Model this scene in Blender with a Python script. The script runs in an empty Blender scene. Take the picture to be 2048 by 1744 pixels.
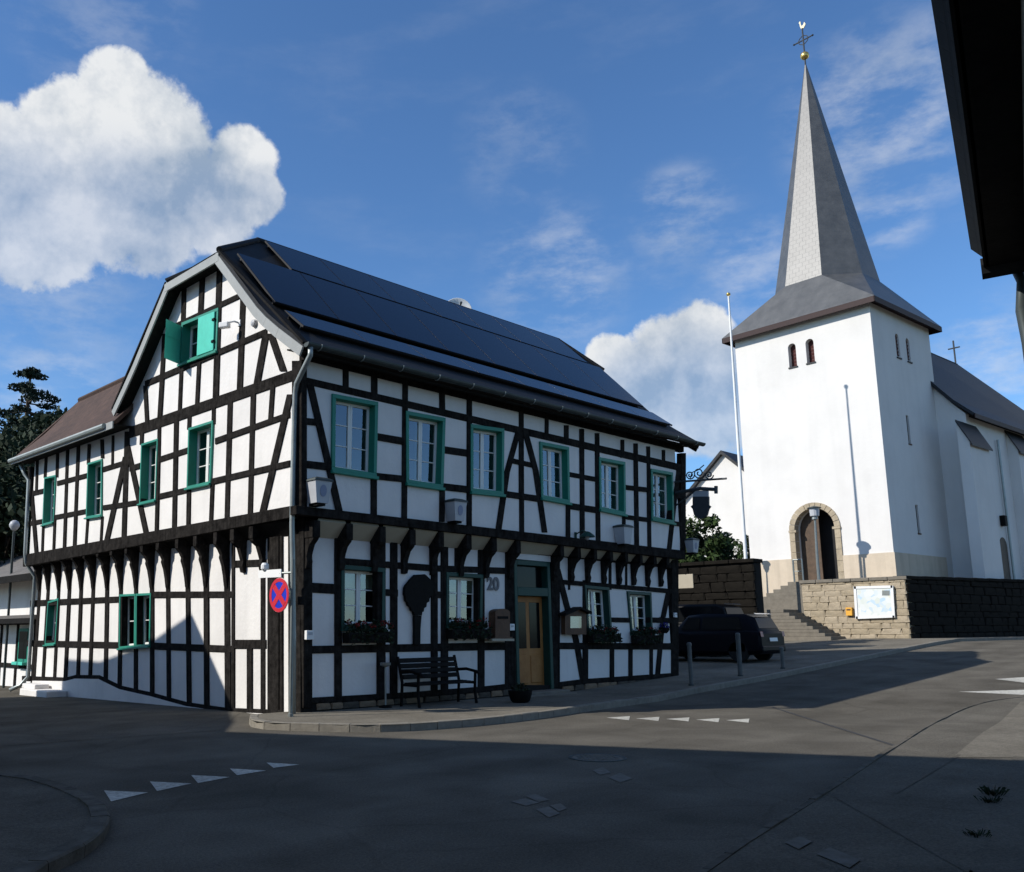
import bpy, bmesh, math, random
from mathutils import Vector, Matrix
from mathutils.geometry import delaunay_2d_cdt
R = math.radians
V = Vector
rng = random.Random(7)
scene = bpy.context.scene
col = scene.collection

# ------------------------------------------------------------------ camera
# World: X runs along the street front of the timbered house, Y along its gable
# front, Z up; the house corner stands on the origin.  Photo pixels are 2048x1744.
FPX, PPX, PPY = 1794.7, 793.6, 950.4
CAM = V((-9.98, -13.73, 1.6))
YAW_S, PITCH, ROLL = 0.8394527, 0.1703404, -0.0049871
_l_f = V((0, math.cos(PITCH), math.sin(PITCH)))
_l_r = V((1, 0, 0)); _l_u = _l_r.cross(_l_f)
_r2 = math.cos(ROLL)*_l_r + math.sin(ROLL)*_l_u
_u2 = -math.sin(ROLL)*_l_r + math.cos(ROLL)*_l_u
_ex = V((math.sin(YAW_S), math.cos(YAW_S), 0)); _ey = V((-_ex.y, _ex.x, 0))
def _w(v): return V((v.dot(_ex), v.dot(_ey), v.z))
C_R, C_U, C_F = _w(_r2), _w(_u2), _w(_l_f)
cam_d = bpy.data.cameras.new('camera'); cam = bpy.data.objects.new('camera', cam_d); col.objects.link(cam)
cam.matrix_world = Matrix(((C_R.x, C_U.x, -C_F.x, CAM.x), (C_R.y, C_U.y, -C_F.y, CAM.y),
                           (C_R.z, C_U.z, -C_F.z, CAM.z), (0, 0, 0, 1)))
cam_d.sensor_width = 36.0; cam_d.sensor_fit = 'HORIZONTAL'
cam_d.lens = FPX/2048*36
cam_d.shift_x = (1024-PPX)/2048; cam_d.shift_y = (PPY-872)/2048
cam_d.clip_start = 0.05; cam_d.clip_end = 3000
scene.camera = cam
def ray(x, y): return C_R*((x-PPX)/FPX) + C_U*(-(y-PPY)/FPX) + C_F
def onx(p, X): d = ray(*p); return CAM + d*((X-CAM.x)/d.x)
def ony(p, Y): d = ray(*p); return CAM + d*((Y-CAM.y)/d.y)
def onz(p, Z): d = ray(*p); return CAM + d*((Z-CAM.z)/d.z)
def onpl(p, p0, n): d = ray(*p); return CAM + d*((p0-CAM).dot(n)/d.dot(n))

# ------------------------------------------------------------------ sun and sky
SUN_AZ, SUN_EL = R(-27), R(33.5)            # direction in which the light travels
sd = V((math.cos(SUN_AZ)*math.cos(SUN_EL), math.sin(SUN_AZ)*math.cos(SUN_EL), -math.sin(SUN_EL)))
sun_d = bpy.data.lights.new('sun', 'SUN'); sun_d.energy = 5.0; sun_d.angle = R(0.5); sun_d.color = (1, .955, .88)
sun = bpy.data.objects.new('sun', sun_d); col.objects.link(sun); sun.location = (-40, 30, 40)
sun.rotation_euler = sd.to_track_quat('-Z', 'Y').to_euler()
SKY = 0.13
world = bpy.data.worlds.new('World'); scene.world = world; world.use_nodes = True
def build_world():
    nt = world.node_tree; N = nt.nodes; L = nt.links
    N.clear()
    out = N.new('ShaderNodeOutputWorld'); bg = N.new('ShaderNodeBackground'); bg.inputs[1].default_value = 1
    sky = N.new('ShaderNodeTexSky'); sky.sky_type = 'NISHITA'; sky.sun_disc = False
    sky.sun_elevation = SUN_EL; sky.sun_rotation = math.atan2(-sd.x, -sd.y)
    sky.altitude = 200; sky.air_density = 1.0; sky.dust_density = 0.3; sky.ozone_density = 3.0
    tc = N.new('ShaderNodeTexCoord')
    nrm = N.new('ShaderNodeVectorMath'); nrm.operation = 'NORMALIZE'; L.new(tc.outputs['Generated'], nrm.inputs[0])
    D = nrm.outputs[0]
    def m(op, a, b=None, c=None, clamp=False):
        n = N.new('ShaderNodeMath'); n.operation = op; n.use_clamp = clamp
        for i, v in enumerate((a, b, c)):
            if v is None: continue
            if isinstance(v, (int, float)): n.inputs[i].default_value = v
            else: L.new(v, n.inputs[i])
        return n.outputs[0]
    def noise(scale, detail, rough, vec=D, off=(0, 0, 0), sc=(1, 1, 1)):
        mp = N.new('ShaderNodeMapping'); mp.inputs['Location'].default_value = off; mp.inputs['Scale'].default_value = sc
        L.new(vec, mp.inputs[0])
        n = N.new('ShaderNodeTexNoise'); n.inputs['Scale'].default_value = scale
        n.inputs['Detail'].default_value = detail; n.inputs['Roughness'].default_value = rough
        L.new(mp.outputs[0], n.inputs[0]); return n.outputs[0]
    def mr(v, a, b, c=0.0, d=1.0, smooth=True):
        n = N.new('ShaderNodeMapRange'); n.interpolation_type = 'SMOOTHSTEP' if smooth else 'LINEAR'
        L.new(v, n.inputs[0])
        for i, q in enumerate((a, b, c, d)): n.inputs[1+i].default_value = q
        return n.outputs[0]
    # cumulus heaps: soft lobes at sky directions, broken up by noise
    lobes = [(30, 330, 95), (150, 270, 100), (235, 180, 70), (270, 260, 110), (330, 330, 120), (480, 325, 75), (100, 400, 150), (-120, 390, 160), (250, 410, 130), (70, 450, 130), (300, 460, 90),
             (420, 410, 90), (510, 390, 60), (1330, 690, 75), (1390, 680, 75), (1300, 760, 110), (1420, 790, 130), (1220, 710, 50),
             (-420, 420, 200), (2600, 600, 220), (3300, 300, 300), (4300, 500, 350), (-1300, 200, 350)]  # last row: unseen heaps beyond the view, enlarged for the same fill
    tot = None
    for (x, y, r) in lobes:
        d = ray(x, y).normalized(); a = r/FPX
        dt = N.new('ShaderNodeVectorMath'); dt.operation = 'DOT_PRODUCT'; L.new(D, dt.inputs[0]); dt.inputs[1].default_value = d
        v = mr(dt.outputs['Value'], math.cos(a*1.25), math.cos(a*.25))
        tot = v if tot is None else m('MAXIMUM', tot, v)
    n1 = noise(9, 9, .58); n2 = noise(24, 6, .62, off=(3, 1, 7)); n3 = noise(64, 5, .6, off=(7, 3, 1))
    br = m('MULTIPLY_ADD', m('SUBTRACT', n1, .5), 1.5, m('MULTIPLY_ADD', m('SUBTRACT', n2, .5), 1.15, m('MULTIPLY', m('SUBTRACT', n3, .5), .25)))
    # unseen fair weather clouds outside the view, thickened to fill the shaded walls
    sc = mr(noise(3.2, 6, .6, off=(11, 4, 2), sc=(1, 1, 2.2)), .50, .68)
    sep = N.new('ShaderNodeSeparateXYZ'); L.new(D, sep.inputs[0])
    side = mr(m('MULTIPLY_ADD', sep.outputs[0], C_F.x, m('MULTIPLY', sep.outputs[1], C_F.y)), .15, .55, 1, 0)
    base = m('MAXIMUM', tot, m('MULTIPLY', m('MULTIPLY', sc, side), .95))
    dens = mr(m('ADD', base, br), .28, .66)
    dens = m('MULTIPLY', dens, mr(base, .02, .25))
    gm = None
    for (x, y, r, k) in [(60, 490, 190, 1), (240, 480, 170, 1), (400, 450, 130, .9), (520, 420, 80, .7), (-200, 500, 250, .9), (1400, 850, 170, 1), (1290, 820, 120, .9), (1440, 760, 80, .5), (2100, 780, 120, .6)]:
        d = ray(x, y).normalized(); a = r/FPX
        dt = N.new('ShaderNodeVectorMath'); dt.operation = 'DOT_PRODUCT'; L.new(D, dt.inputs[0]); dt.inputs[1].default_value = d
        v = mr(dt.outputs['Value'], math.cos(a*1.3), math.cos(a*.15), 0, k)
        gm = v if gm is None else m('MAXIMUM', gm, v)
    dens = m('MULTIPLY', dens, m('MULTIPLY_ADD', gm, -.30, 1.0))
    # thin veil streaks
    wv = noise(5.0, 8, .62, off=(5, 2, 9), sc=(1.0, 1.0, 3.2))
    cir = m('MULTIPLY', mr(wv, .50, .80), .55)
    wisp = None
    for (x, y, r, k) in [(1780, 240, 170, .65), (1860, 160, 120, .5), (1360, 435, 100, .6), (1110, 560, 150, .5), (1400, 520, 130, .3), (1770, 415, 80, .6),
                         (1520, 540, 110, .55), (1040, 300, 120, .22), (200, 20, 160, .3), (60, 520, 200, .5), (80, 640, 240, .35), (1010, 260, 90, .15), (90, 790, 120, .6), (1990, 725, 110, .75), (2080, 690, 110, .7)]:
        d = ray(x, y).normalized(); a = r/FPX
        dt = N.new('ShaderNodeVectorMath'); dt.operation = 'DOT_PRODUCT'; L.new(D, dt.inputs[0]); dt.inputs[1].default_value = d
        v = mr(dt.outputs['Value'], math.cos(a*1.2), math.cos(a*.2), 0, k)
        wisp = v if wisp is None else m('MAXIMUM', wisp, v)
    wfine = mr(noise(14, 9, .62, off=(1, 8, 3), sc=(1, 1, 2.4)), .36, .72)
    cir = m('MAXIMUM', m('MULTIPLY', cir, .18), m('MULTIPLY', wisp, wfine))
    alpha = m('MAXIMUM', dens, m('MULTIPLY', cir, .62))
    # cloud brightness: denser and lower parts greyer, noise relief
    up = noise(9, 7, .55, off=(.02, -.03, -.05))
    up2 = noise(24, 6, .62, off=(3.008, .988, 6.982))
    rel = m('MULTIPLY_ADD', m('SUBTRACT', n1, up), 2.4, m('MULTIPLY', m('SUBTRACT', n2, up2), 1.0))
    br2 = m('ADD', m('MULTIPLY_ADD', gm, -.46, .82), rel, clamp=True)
    cr = N.new('ShaderNodeMix'); cr.data_type = 'RGBA'
    L.new(br2, cr.inputs[0]); cr.inputs[6].default_value = (.33, .42, .54, 1); cr.inputs[7].default_value = (.82, .84, .86, 1)
    skm = N.new('ShaderNodeVectorMath'); skm.operation = 'SCALE'; L.new(sky.outputs[0], skm.inputs[0]); skm.inputs['Scale'].default_value = SKY
    tint = N.new('ShaderNodeVectorMath'); tint.operation = 'MULTIPLY'; L.new(skm.outputs[0], tint.inputs[0]); tint.inputs[1].default_value = (.74, 1.02, 1.27); skm = tint
    mix = N.new('ShaderNodeMix'); mix.data_type = 'RGBA'
    L.new(alpha, mix.inputs[0]); L.new(skm.outputs[0], mix.inputs[6]); L.new(cr.outputs[2], mix.inputs[7])
    L.new(mix.outputs[2], bg.inputs[0]); L.new(bg.outputs[0], out.inputs[0])
build_world()
scene.view_settings.view_transform = 'Standard'; scene.view_settings.look = 'None'
scene.view_settings.exposure = 0.0; scene.view_settings.gamma = 1.0; scene.view_settings.use_curve_mapping = False

# ------------------------------------------------------------------ materials
M = {}
def mat(name, c, rough=.8, var=.18, scale=6, bump=.0, bscale=None, metal=0, spec=.3, coat=0, c2=None, stain=0):
    m = bpy.data.materials.new(name); m.use_nodes = True; nt = m.node_tree; N = nt.nodes; L = nt.links
    b = N['Principled BSDF']; b.inputs['Roughness'].default_value = rough; b.inputs['Metallic'].default_value = metal
    b.inputs['Specular IOR Level'].default_value = spec; b.inputs['Coat Weight'].default_value = coat
    tc = N.new('ShaderNodeTexCoord')
    n = N.new('ShaderNodeTexNoise'); n.inputs['Scale'].default_value = scale; n.inputs['Detail'].default_value = 8; n.inputs['Roughness'].default_value = .65
    L.new(tc.outputs['Object'], n.inputs[0])
    if c2 is None: lo = [q*(1-var) for q in c]; hi = [min(q*(1+var), .95) for q in c]
    else: lo, hi = c, c2
    r = N.new('ShaderNodeValToRGB'); r.color_ramp.elements[0].position = .3; r.color_ramp.elements[1].position = .7
    r.color_ramp.elements[0].color = (*lo, 1); r.color_ramp.elements[1].color = (*hi, 1)
    L.new(n.outputs[0], r.inputs[0]); outc = r.outputs[0]
    if stain:
        n2 = N.new('ShaderNodeTexNoise'); n2.inputs['Scale'].default_value = .55; n2.inputs['Detail'].default_value = 6
        L.new(tc.outputs['Object'], n2.inputs[0])
        mr = N.new('ShaderNodeMapRange'); L.new(n2.outputs[0], mr.inputs[0]); mr.inputs[1].default_value = .45; mr.inputs[2].default_value = .75
        mr.inputs[3].default_value = 1; mr.inputs[4].default_value = 1-stain
        mx = N.new('ShaderNodeVectorMath'); mx.operation = 'SCALE'; L.new(outc, mx.inputs[0]); L.new(mr.outputs[0], mx.inputs['Scale']); outc = mx.outputs[0]
    L.new(outc, b.inputs['Base Color'])
    if bump:
        bn = N.new('ShaderNodeTexNoise'); bn.inputs['Scale'].default_value = bscale or scale*4; bn.inputs['Detail'].default_value = 6
        L.new(tc.outputs['Object'], bn.inputs[0])
        bp = N.new('ShaderNodeBump'); bp.inputs['Strength'].default_value = bump; bp.inputs['Distance'].default_value = .02
        L.new(bn.outputs[0], bp.inputs['Height']); L.new(bp.outputs[0], b.inputs['Normal'])
    M[name] = m; return m
mat('plaster', (.725, .70, .665), .95, .05, 1.3, .35, 14, stain=.10, spec=.1)
mat('church_plaster', (.685, .66, .625), .95, .04, .35, .3, 5, stain=.07, spec=.1)
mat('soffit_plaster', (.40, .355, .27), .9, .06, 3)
mat('timber', (.020, .018, .0165), .9, .6, 7, .7, 26, spec=.03)
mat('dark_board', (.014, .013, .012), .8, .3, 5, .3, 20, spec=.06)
mat('verge_board', (.30, .31, .30), .7, .08, 3, .1)
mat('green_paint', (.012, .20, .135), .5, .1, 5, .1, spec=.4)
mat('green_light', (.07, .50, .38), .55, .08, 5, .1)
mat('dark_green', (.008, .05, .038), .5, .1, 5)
mat('white_paint', (.72, .72, .68), .45, .05, 5)
mat('slate', (.012, .0125, .014), .6, .35, 9, .5, 14, spec=.2)
mat('slate_church', (.055, .057, .058), .46, .35, 1.6, .5, 5, spec=.75, c2=(.10, .10, .098))
mat('slate_nave', (.022, .023, .026), .55, .4, 3, .4, 6)
mat('tile_brown', (.075, .042, .030), .8, .3, 6, .5, 12, stain=.3)
mat('solar_cell', (.002, .0045, .016), .22, .2, 6, spec=.24)
mat('solar_frame', (.008, .009, .012), .5, .1, 6)
mat('zinc', (.30, .33, .32), .45, .15, 4, .1, metal=.5)
mat('bollard_grey', (.10, .105, .10), .6, .15, 6)
mat('zinc_dark', (.05, .06, .058), .5, .2, 4, metal=.3)
mat('asphalt', (.150, .136, .112), .95, .16, 30, .6, 120, stain=.22, spec=0)
mat('asphalt_old', (.155, .141, .116), .95, .16, 30, .6, 120, stain=.2, spec=0)
mat('ground', (.07, .075, .05), .95, .3, 1.5, .3)
mat('paving', (.20, .18, .145), .95, .14, 9, .4, 60, stain=.18, spec=0)
mat('kerb', (.21, .19, .155), .95, .2, 7, .4, 40, stain=.2)
mat('kerb_worn', (.120, .110, .092), .95, .3, 7, .4, 40, stain=.35, spec=0)
mat('asphalt_seam', (.045, .043, .04), .8, .2, 20)
mat('road_paint', (.30, .28, .24), .9, .2, 20, stain=.25, c2=(.66, .64, .56), spec=0)
mat('road_paint_worn', (.13, .12, .10), .95, .4, 11, c2=(.185, .175, .155), spec=0)
mat('stone_beige', (.33, .27, .185), .9, .25, 3, .6, 14)
mat('stone_pale', (.37, .305, .215), .9, .22, 3, .6, 14)
mat('stone_brown', (.22, .155, .10), .9, .3, 3, .6, 14)
mat('stone_grey', (.24, .22, .18), .9, .25, 3, .6, 14)
mat('mortar', (.33, .275, .195), .95, .15, 8, .4, 30)
mat('plinth_beige', (.55, .46, .35), .9, .06, 2, .3, 20)
mat('stone_dark', (.075, .062, .048), .9, .35, 3, .6, 14)
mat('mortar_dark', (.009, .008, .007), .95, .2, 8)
mat('stone_shaded', (.011, .0095, .0075), .92, .4, 3, .6, 14, spec=.1)  # near-black tone puts the two dark walls' shade into the stone colour
mat('cock_metal', (.30, .28, .20), .5, .1, 6, metal=.3)
mat('step_stone', (.17, .15, .12), .9, .2, 4, .4, 20)
mat('oak', (.30, .12, .03), .55, .3, 4, .3, 20, c2=(.42, .19, .055))
mat('brown_wood', (.095, .048, .025), .6, .3, 5, .3)
mat('church_door', (.085, .055, .035), .6, .3, 4, .3)
mat('red_louvre', (.07, .018, .016), .6, .2, 6)
mat('red_board', (.022, .006, .006), .6, .2, 3)
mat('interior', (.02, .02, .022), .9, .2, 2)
mat('curtain', (.60, .54, .42), .9, .08, 6)
mat('black_iron', (.007, .007, .007), .65, .3, 8, spec=.08)
mat('grey_iron', (.05, .055, .06), .5, .2, 8)
mat('post_metal', (.22, .24, .23), .45, .12, 6, metal=.5)
mat('sign_white', (.75, .75, .73), .4, .03, 5)
mat('sign_red', (.50, .02, .035), .4, .05, 5)
mat('sign_blue', (.012, .03, .42), .4, .05, 5)
mat('lantern_glass', (.42, .43, .45), .4, .06, 4)
mat('lantern_blue', (.20, .23, .33), .3, .06, 4)
mat('gold', (.75, .52, .16), .3, .08, 8, metal=.9)
mat('yellow', (.75, .38, .05), .5, .06, 8)
mat('number_grey', (.13, .13, .14), .5, .1, 5)
mat('car_paint', (.002, .0025, .006), .4, .1, 4, spec=.10, coat=.0)
mat('car_black', (.003, .003, .0035), .4, .1, 4, spec=.10)
mat('car_glass', (.004, .005, .006), .12, .05, 4, spec=.16)
mat('rubber', (.012, .012, .012), .8, .2, 8)
mat('tail_red', (.18, .006, .006), .25, .1, 6, spec=.6)
mat('chrome', (.55, .57, .6), .2, .05, 5, metal=.9)
mat('leaf_dark', (.012, .024, .008), .8, .45, 3)
mat('leaf_mid', (.030, .055, .012), .8, .45, 3)
mat('leaf_conifer', (.012, .026, .016), .8, .4, 3)
mat('bark', (.06, .045, .032), .9, .3, 8, .5)
mat('flower_red', (.18, .008, .008), .7, .3, 9)
mat('flower_blue', (.03, .03, .22), .7, .3, 9)
mat('soil', (.03, .02, .014), .95, .3, 9)
mat('render_grey', (.30, .29, .27), .9, .1, 2, .2)
mat('render_cream', (.58, .52, .40), .9, .06, 2, .2)
mat('roof_grey', (.17, .155, .14), .8, .2, 5, .4, 10)
mat('roof_red', (.13, .05, .035), .8, .25, 5, .5, 10)
mat('dish', (.62, .62, .60), .45, .04, 3)
def glass_mat():
    m = bpy.data.materials.new('window_glass'); m.use_nodes = True; nt = m.node_tree; N = nt.nodes; L = nt.links
    N.remove(N['Principled BSDF']); o = N['Material Output']
    g = N.new('ShaderNodeBsdfGlossy'); g.inputs['Roughness'].default_value = .01; g.inputs['Color'].default_value = (.95, .97, 1, 1)
    t = N.new('ShaderNodeBsdfTransparent'); t.inputs['Color'].default_value = (.72, .78, .76, 1)
    f = N.new('ShaderNodeFresnel'); f.inputs['IOR'].default_value = 1.55
    k0 = N.new('ShaderNodeMath'); k0.operation = 'MULTIPLY_ADD'; L.new(f.outputs[0], k0.inputs[0]); k0.inputs[1].default_value = 1.3; k0.inputs[2].default_value = .09; k0.use_clamp = True
    ge = N.new('ShaderNodeNewGeometry'); iv = N.new('ShaderNodeMath'); iv.operation = 'SUBTRACT'; iv.inputs[0].default_value = 1; L.new(ge.outputs['Backfacing'], iv.inputs[1])
    k = N.new('ShaderNodeMath'); k.operation = 'MULTIPLY'; L.new(k0.outputs[0], k.inputs[0]); L.new(iv.outputs[0], k.inputs[1])
    tc = N.new('ShaderNodeTexCoord'); nz = N.new('ShaderNodeTexNoise'); nz.inputs['Scale'].default_value = 1.6; L.new(tc.outputs['Object'], nz.inputs[0])
    bp = N.new('ShaderNodeBump'); bp.inputs['Strength'].default_value = .08; bp.inputs['Distance'].default_value = .03; L.new(nz.outputs[0], bp.inputs['Height']); L.new(bp.outputs[0], g.inputs['Normal'])
    x = N.new('ShaderNodeMixShader'); L.new(k.outputs[0], x.inputs[0]); L.new(t.outputs[0], x.inputs[1]); L.new(g.outputs[0], x.inputs[2]); L.new(x.outputs[0], o.inputs[0])
    M['glass'] = m
glass_mat()
def board_mat():      # flat print of a town plan behind the notice board glass
    m = bpy.data.materials.new('town_plan_print'); m.use_nodes = True; nt = m.node_tree; N = nt.nodes; L = nt.links; b = N['Principled BSDF']
    tc = N.new('ShaderNodeTexCoord'); v = N.new('ShaderNodeTexVoronoi'); v.feature = 'F1'; v.inputs['Scale'].default_value = 5
    L.new(tc.outputs['Object'], v.inputs[0])
    r = N.new('ShaderNodeValToRGB'); e = r.color_ramp.elements; e[0].color = (.62, .66, .60, 1); e[1].color = (.72, .70, .58, 1)
    e.new(.35).color = (.70, .72, .70, 1); e.new(.62).color = (.74, .74, .68, 1); e.new(.85).color = (.45, .60, .72, 1)
    s = N.new('ShaderNodeSeparateColor'); L.new(v.outputs['Color'], s.inputs[0]); L.new(s.outputs[0], r.inputs[0]); L.new(r.outputs[0], b.inputs['Base Color'])
    b.inputs['Roughness'].default_value = .4; M['plan'] = m
board_mat()
def slate_bump(name, w, h, amt=.3, bs=.5):
    m = M[name]; nt = m.node_tree; N = nt.nodes; L = nt.links; b = N['Principled BSDF']
    uv = N.new('ShaderNodeTexCoord'); br = N.new('ShaderNodeTexBrick')
    br.inputs['Scale'].default_value = 1; br.inputs['Brick Width'].default_value = w; br.inputs['Row Height'].default_value = h
    br.inputs['Mortar Size'].default_value = .012; br.inputs['Color1'].default_value = (.35, .35, .35, 1); br.inputs['Color2'].default_value = (1, 1, 1, 1); br.inputs['Mortar'].default_value = (0, 0, 0, 1)
    L.new(uv.outputs['UV'], br.inputs[0])
    bp = N.new('ShaderNodeBump'); bp.inputs['Strength'].default_value = bs; bp.inputs['Distance'].default_value = .02
    L.new(br.outputs[0], bp.inputs['Height']); L.new(bp.outputs[0], b.inputs['Normal'])
    old = b.inputs['Base Color'].links[0].from_socket
    mx = N.new('ShaderNodeMix'); mx.data_type = 'RGBA'; mx.blend_type = 'MULTIPLY'; mx.inputs[0].default_value = amt
    L.new(old, mx.inputs[6]); L.new(br.outputs[0], mx.inputs[7]); L.new(mx.outputs[2], b.inputs['Base Color'])
for q in ('slate', 'slate_nave'): slate_bump(q, .3, .2)
slate_bump('slate_church', .36, .25, .12, .22); slate_bump('tile_brown', .25, .3); slate_bump('roof_red', .25, .3); slate_bump('roof_grey', .3, .3)

def asphalt_detail(name):
    nt = M[name].node_tree; N = nt.nodes; L = nt.links; b = N['Principled BSDF']; old = b.inputs['Base Color'].links[0].from_socket
    tc = N.new('ShaderNodeTexCoord')
    sp = N.new('ShaderNodeTexNoise'); sp.inputs['Scale'].default_value = 55; sp.inputs['Detail'].default_value = 4; sp.inputs['Roughness'].default_value = .8; L.new(tc.outputs['Object'], sp.inputs[0])
    bl = N.new('ShaderNodeTexNoise'); bl.inputs['Scale'].default_value = .9; bl.inputs['Detail'].default_value = 7; bl.inputs['Distortion'].default_value = .6; L.new(tc.outputs['Object'], bl.inputs[0])
    st = N.new('ShaderNodeMapping'); st.inputs['Rotation'].default_value = (0, 0, R(8)); st.inputs['Scale'].default_value = (.12, 1.3, 1); L.new(tc.outputs['Object'], st.inputs[0])
    tr = N.new('ShaderNodeTexNoise'); tr.inputs['Scale'].default_value = .8; tr.inputs['Detail'].default_value = 4; L.new(st.outputs[0], tr.inputs[0])
    ds = N.new('ShaderNodeTexNoise'); ds.inputs['Scale'].default_value = 1.2; ds.inputs['Detail'].default_value = 4; L.new(tc.outputs['Object'], ds.inputs[0])
    ad = N.new('ShaderNodeMix'); ad.data_type = 'VECTOR'; ad.inputs[0].default_value = .25; L.new(tc.outputs['Object'], ad.inputs[4]); L.new(ds.outputs['Color'], ad.inputs[5])
    vo = N.new('ShaderNodeTexVoronoi'); vo.feature = 'DISTANCE_TO_EDGE'; vo.inputs['Scale'].default_value = .42; L.new(ad.outputs[1], vo.inputs[0])
    cur = None
    for sock, a, b_, lo, hi in ((sp.outputs[0], .3, .75, .62, 1.32), (bl.outputs[0], .3, .7, .82, 1.14), (tr.outputs[0], .35, .7, .86, 1.10), (vo.outputs[0], .002, .010, .90, 1.0)):
        mr = N.new('ShaderNodeMapRange'); L.new(sock, mr.inputs[0])
        for i, q in enumerate((a, b_, lo, hi)): mr.inputs[1+i].default_value = q
        if cur is None: cur = mr.outputs[0]
        else:
            mu = N.new('ShaderNodeMath'); mu.operation = 'MULTIPLY'; L.new(cur, mu.inputs[0]); L.new(mr.outputs[0], mu.inputs[1]); cur = mu.outputs[0]
    sc = N.new('ShaderNodeVectorMath'); sc.operation = 'SCALE'; L.new(old, sc.inputs[0]); L.new(cur, sc.inputs['Scale']); L.new(sc.outputs[0], b.inputs['Base Color'])
for q in ('asphalt', 'asphalt_old', 'paving'): asphalt_detail(q)
def streaks(name, amt, sc):
    nt = M[name].node_tree; N = nt.nodes; L = nt.links; b = N['Principled BSDF']; old = b.inputs['Base Color'].links[0].from_socket
    tc = N.new('ShaderNodeTexCoord'); mp = N.new('ShaderNodeMapping'); mp.inputs['Scale'].default_value = (sc, sc, sc*.07); L.new(tc.outputs['Object'], mp.inputs[0])
    n = N.new('ShaderNodeTexNoise'); n.inputs['Scale'].default_value = 1; n.inputs['Detail'].default_value = 5; L.new(mp.outputs[0], n.inputs[0])
    mr = N.new('ShaderNodeMapRange'); L.new(n.outputs[0], mr.inputs[0])
    for i, q in enumerate((.48, .72, 1, 1-amt)): mr.inputs[1+i].default_value = q
    sc_ = N.new('ShaderNodeVectorMath'); sc_.operation = 'SCALE'; L.new(old, sc_.inputs[0]); L.new(mr.outputs[0], sc_.inputs['Scale']); L.new(sc_.outputs[0], b.inputs['Base Color'])
streaks('church_plaster', .035, 2.2); streaks('plaster', .045, 5); streaks('plinth_beige', .15, 3); streaks('timber', .5, 18)

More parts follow.
